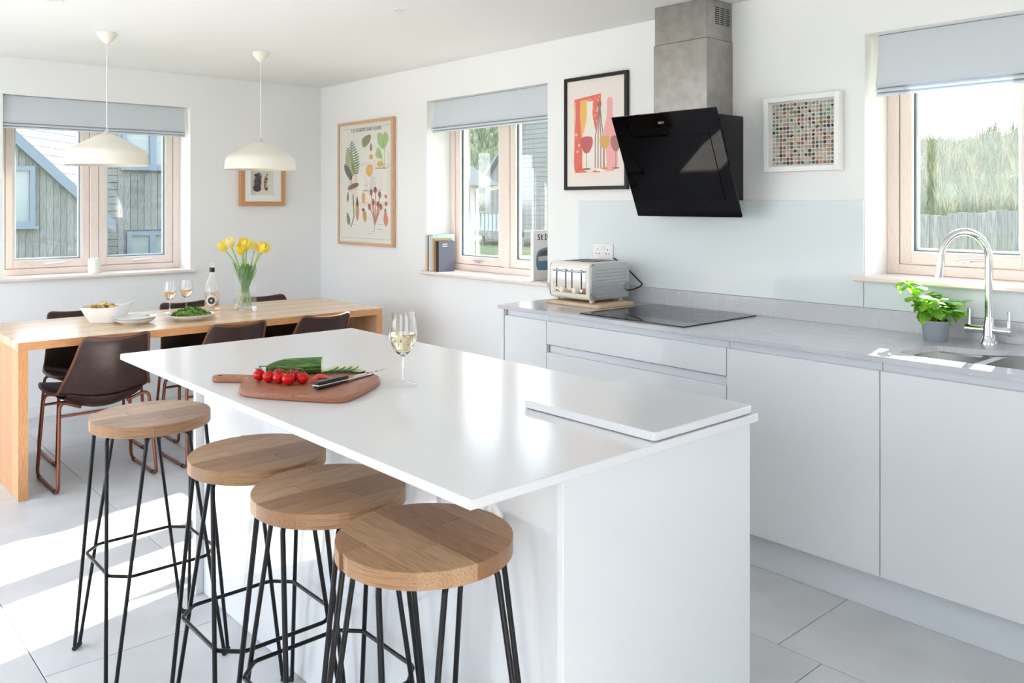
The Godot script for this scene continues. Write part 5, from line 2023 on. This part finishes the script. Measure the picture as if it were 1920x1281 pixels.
	ink([Vector2(0.14, 0.83), Vector2(0.59, 0.83), Vector2(0.58, 0.87), Vector2(0.14, 0.87)], rgb8(236, 104, 74))
	ink([Vector2(0.28, 0.5), Vector2(0.60, 0.5), Vector2(0.60, 0.83), Vector2(0.28, 0.83)], rgb8(244, 233, 224))
	for i in 26:
		var q = Vector2(r2.randf_range(0.42, 0.59), r2.randf_range(0.17, 0.48))
		oval(q, Vector2(0.008, 0.007), rgb8(246, 214, 196))
	var bottle = func(cx, top, w, neck, c):
		ink(spline([Vector2(cx - neck, top), Vector2(cx - neck, top + 0.14), Vector2(cx - w * 0.9, top + 0.30), Vector2(cx - w, top + 0.40), Vector2(cx - w, 0.84), Vector2(cx + w, 0.84), Vector2(cx + w, top + 0.40), Vector2(cx + w * 0.9, top + 0.30), Vector2(cx + neck, top + 0.14), Vector2(cx + neck, top)], 3, true), c)
	bottle.call(0.195, 0.2, 0.065, 0.035, rgb8(232, 76, 46))
	bottle.call(0.405, 0.2, 0.115, 0.05, rgb8(244, 238, 224))
	bottle.call(0.75, 0.205, 0.12, 0.045, rgb8(246, 168, 164))
	bottle.call(0.575, 0.25, 0.105, 0.035, rgb8(248, 240, 232))
	for k in 4:
		var x = 0.50 + k * 0.048
		stroke([Vector2(0.56 + k * 0.009, 0.27), Vector2(lerpf(x, 0.575, 0.5), 0.42), Vector2(x, 0.56), Vector2(x, 0.83)], 4, rgb8(150, 100, 82))
	ink([Vector2(0.54, 0.225), Vector2(0.61, 0.225), Vector2(0.61, 0.265), Vector2(0.54, 0.265)], rgb8(156, 84, 56))
	ink([Vector2(0.37, 0.19), Vector2(0.44, 0.19), Vector2(0.44, 0.205), Vector2(0.37, 0.205)], rgb8(220, 80, 60))
	var goblet = func(cx, y, w, h, c, st):
		ink(spline([Vector2(cx - w * 0.8, y), Vector2(cx - w, y + h * 0.45), Vector2(cx - w * 0.5, y + h * 0.9), Vector2(cx, y + h), Vector2(cx + w * 0.5, y + h * 0.9), Vector2(cx + w, y + h * 0.45), Vector2(cx + w * 0.8, y)], 3, true), c)
		stroke([Vector2(cx, y + h), Vector2(cx, 0.835)], 3, st)
		oval(Vector2(cx, 0.838), Vector2(w * 0.7, 0.008), st)
	goblet.call(0.35, 0.54, 0.105, 0.15, rgb8(196, 40, 48), rgb8(150, 60, 52))
	goblet.call(0.66, 0.54, 0.085, 0.12, rgb8(222, 168, 54), rgb8(206, 150, 50))
	goblet.call(0.85, 0.55, 0.085, 0.14, rgb8(168, 92, 84), rgb8(112, 72, 60))
	for p in [Vector2(0.165, 0.51), Vector2(0.215, 0.61), Vector2(0.185, 0.67)]: oval(p, Vector2(0.018, 0.014), rgb8(246, 214, 160))
	framed("framed_print", "bright print of wine bottles and glasses in black frame", Vector3(XW, 1.816, -3.188), R, 0.472, 0.638, 0.02, 0.022, M.black_satin, print_mat())
	# small pebble picture on the end wall
	canvas(8, 8, rgb8(232, 228, 216))
	o = framed("pebble_picture", "small beach pebble picture in deep pine frame behind pendant", Vector3(2.952, 1.588, ZB), 0.0, 0.37, 0.37, 0.034, 0.045, M.picture_pine, print_mat(), 0.05, M.white)
	var stones = [[-0.045, 0.055, 0.012, 0.012, rgb8(60, 44, 50)], [-0.02, 0.045, 0.022, 0.03, rgb8(92, 84, 100)], [-0.03, 0.0, 0.03, 0.045, rgb8(96, 76, 70)], [-0.035, -0.045, 0.033, 0.03, rgb8(72, 70, 100)], [-0.008, 0.055, 0.013, 0.016, rgb8(138, 176, 186)], [0.042, 0.026, 0.011, 0.01, rgb8(160, 84, 56)], [0.038, 0.002, 0.010, 0.011, rgb8(92, 132, 82)], [0.036, -0.022, 0.010, 0.010, rgb8(196, 158, 96)], [0.042, -0.048, 0.012, 0.011, rgb8(146, 62, 44)]]
	for q in stones:
		s = new_st()
		ball(s, Vector3(q[0], q[1], 0.008), Vector3(q[2], q[3], 0.006), 12, 6)
		put(s, "pebble", mat(q[4], 0.5), o)
	s = new_st()
	tube(s, spline([Vector3(0.052, 0.07, 0.008), Vector3(0.030, 0.03, 0.008), Vector3(0.024, -0.01, 0.008), Vector3(0.030, -0.045, 0.008), Vector3(0.046, -0.066, 0.008)], 4), 0.003, 6)
	put(s, "twig", mat(rgb8(130, 92, 60), 0.7), o)
	# grid of beach glass and pebbles
	canvas(8, 8, rgb8(226, 225, 219))
	o = framed("pebble_grid_picture", "grid of small coloured pebbles in a white box frame", Vector3(XW, 1.733, -1.938), R, 0.362, 0.338, 0.024, 0.042, M.white, print_mat(), 0.0, null, 0.024)
	var pm = new_st()
	ball(pm, Vector3.ZERO, Vector3(0.0083, 0.0078, 0.0042), 8, 4)
	var peb = pm.commit()
	var cols = [rgb8(178, 168, 156), rgb8(164, 148, 130), rgb8(194, 186, 174), rgb8(150, 100, 74), rgb8(196, 148, 116), rgb8(120, 66, 52), rgb8(62, 92, 62), rgb8(98, 140, 96), rgb8(92, 92, 96), rgb8(48, 42, 44), rgb8(212, 178, 134), rgb8(176, 186, 190), rgb8(150, 82, 74)]
	var pmats = []
	for c in cols: pmats.append(mat(c, 0.35))
	var rp = RandomNumberGenerator.new()
	rp.seed = 33
	for i in 17:
		for j in 16:
			var w = rp.randf()
			var ci = rp.randi() % 3 if w < 0.42 else 3 + rp.randi() % 10
			var sc = Vector3(rp.randf_range(0.75, 1.05), rp.randf_range(0.75, 1.05), 1.0)
			inst(peb, "pebble", pmats[ci], o, Vector3(-0.1405 + i * 0.01756, -0.1305 + j * 0.0174, 0.0205), Vector3(0, 0, rp.randf() * 3.0), sc)

func lamps():
	var o = thing("pendant_lamp", "cream metal pendant lamp over the open end of the table", "pendant lamp", Vector3(1.452, 0, -5.03), 0.0, "cream pendants over the dining table")
	var s = new_st()
	lathe(s, [Vector2(0.0, HC - 0.064), Vector2(0.006, HC - 0.064), Vector2(0.014, HC - 0.058), Vector2(0.030, HC - 0.045), Vector2(0.043, HC - 0.028), Vector2(0.05, HC - 0.012), Vector2(0.05, HC - 0.0005), Vector2(0.0, HC - 0.0005)], 32)
	put(s, "ceiling_rose", M.cream, o)
	s = new_st()
	tube(s, [Vector3(0, HC - 0.06, 0), Vector3(0, 1.82, 0)], 0.0028, 8)
	put(s, "cable", M.white, o)
	s = new_st()
	lathe(s, [Vector2(0.0, 1.835), Vector2(0.006, 1.835), Vector2(0.010, 1.825), Vector2(0.022, 1.812), Vector2(0.022, 1.808)], 24)
	put(s, "cap", M.pot_light, o)
	s = new_st()
	var outer = [Vector2(0.216, 1.634), Vector2(0.2175, 1.652), Vector2(0.212, 1.690), Vector2(0.203, 1.712), Vector2(0.185, 1.727), Vector2(0.12, 1.764), Vector2(0.06, 1.797), Vector2(0.02, 1.810)]
	var prof = []
	for p in spline(outer, 4): prof.append(p)
	var inn = spline([Vector2(0.0185, 1.807), Vector2(0.06, 1.794), Vector2(0.12, 1.761), Vector2(0.184, 1.7245), Vector2(0.2008, 1.711), Vector2(0.2095, 1.690), Vector2(0.215, 1.652), Vector2(0.2138, 1.634)], 4)
	for p in inn: prof.append(p)
	prof.append(prof[0])
	lathe(s, prof, 56, Vector3.ZERO, 60.0)
	put(s, "shade", M.cream, o)
	s = new_st()
	lathe(s, [Vector2(0.0, 1.80), Vector2(0.018, 1.80), Vector2(0.018, 1.765), Vector2(0.012, 1.755), Vector2(0.026, 1.725), Vector2(0.03, 1.705), Vector2(0.02, 1.685), Vector2(0.0, 1.68)], 20)
	put(s, "bulb", M.cream_in, o)
	copy(o, Vector3(2.362, 0, -5.03), 0.0, "cream metal pendant lamp over the wall end of the table")
	for p in [[Vector3(2.362, HC, -3.475), "small round recessed ceiling downlight near the cooker hood"], [Vector3(1.03, HC, -4.38), "small round recessed ceiling downlight near the garden doors"]]:
		var d = thing("downlight", p[1], "downlight", p[0], 0.0, "recessed downlights")
		s = new_st()
		lathe(s, [Vector2(0.029, -0.0012), Vector2(0.031, -0.004), Vector2(0.040, -0.004), Vector2(0.044, -0.002), Vector2(0.0445, -0.0003)], 28)
		put(s, "bezel", M.white, d)
		s = new_st()
		lathe(s, [Vector2(0.0, -0.0022), Vector2(0.0295, -0.002)], 24)
		put(s, "lens", M.lens, d)
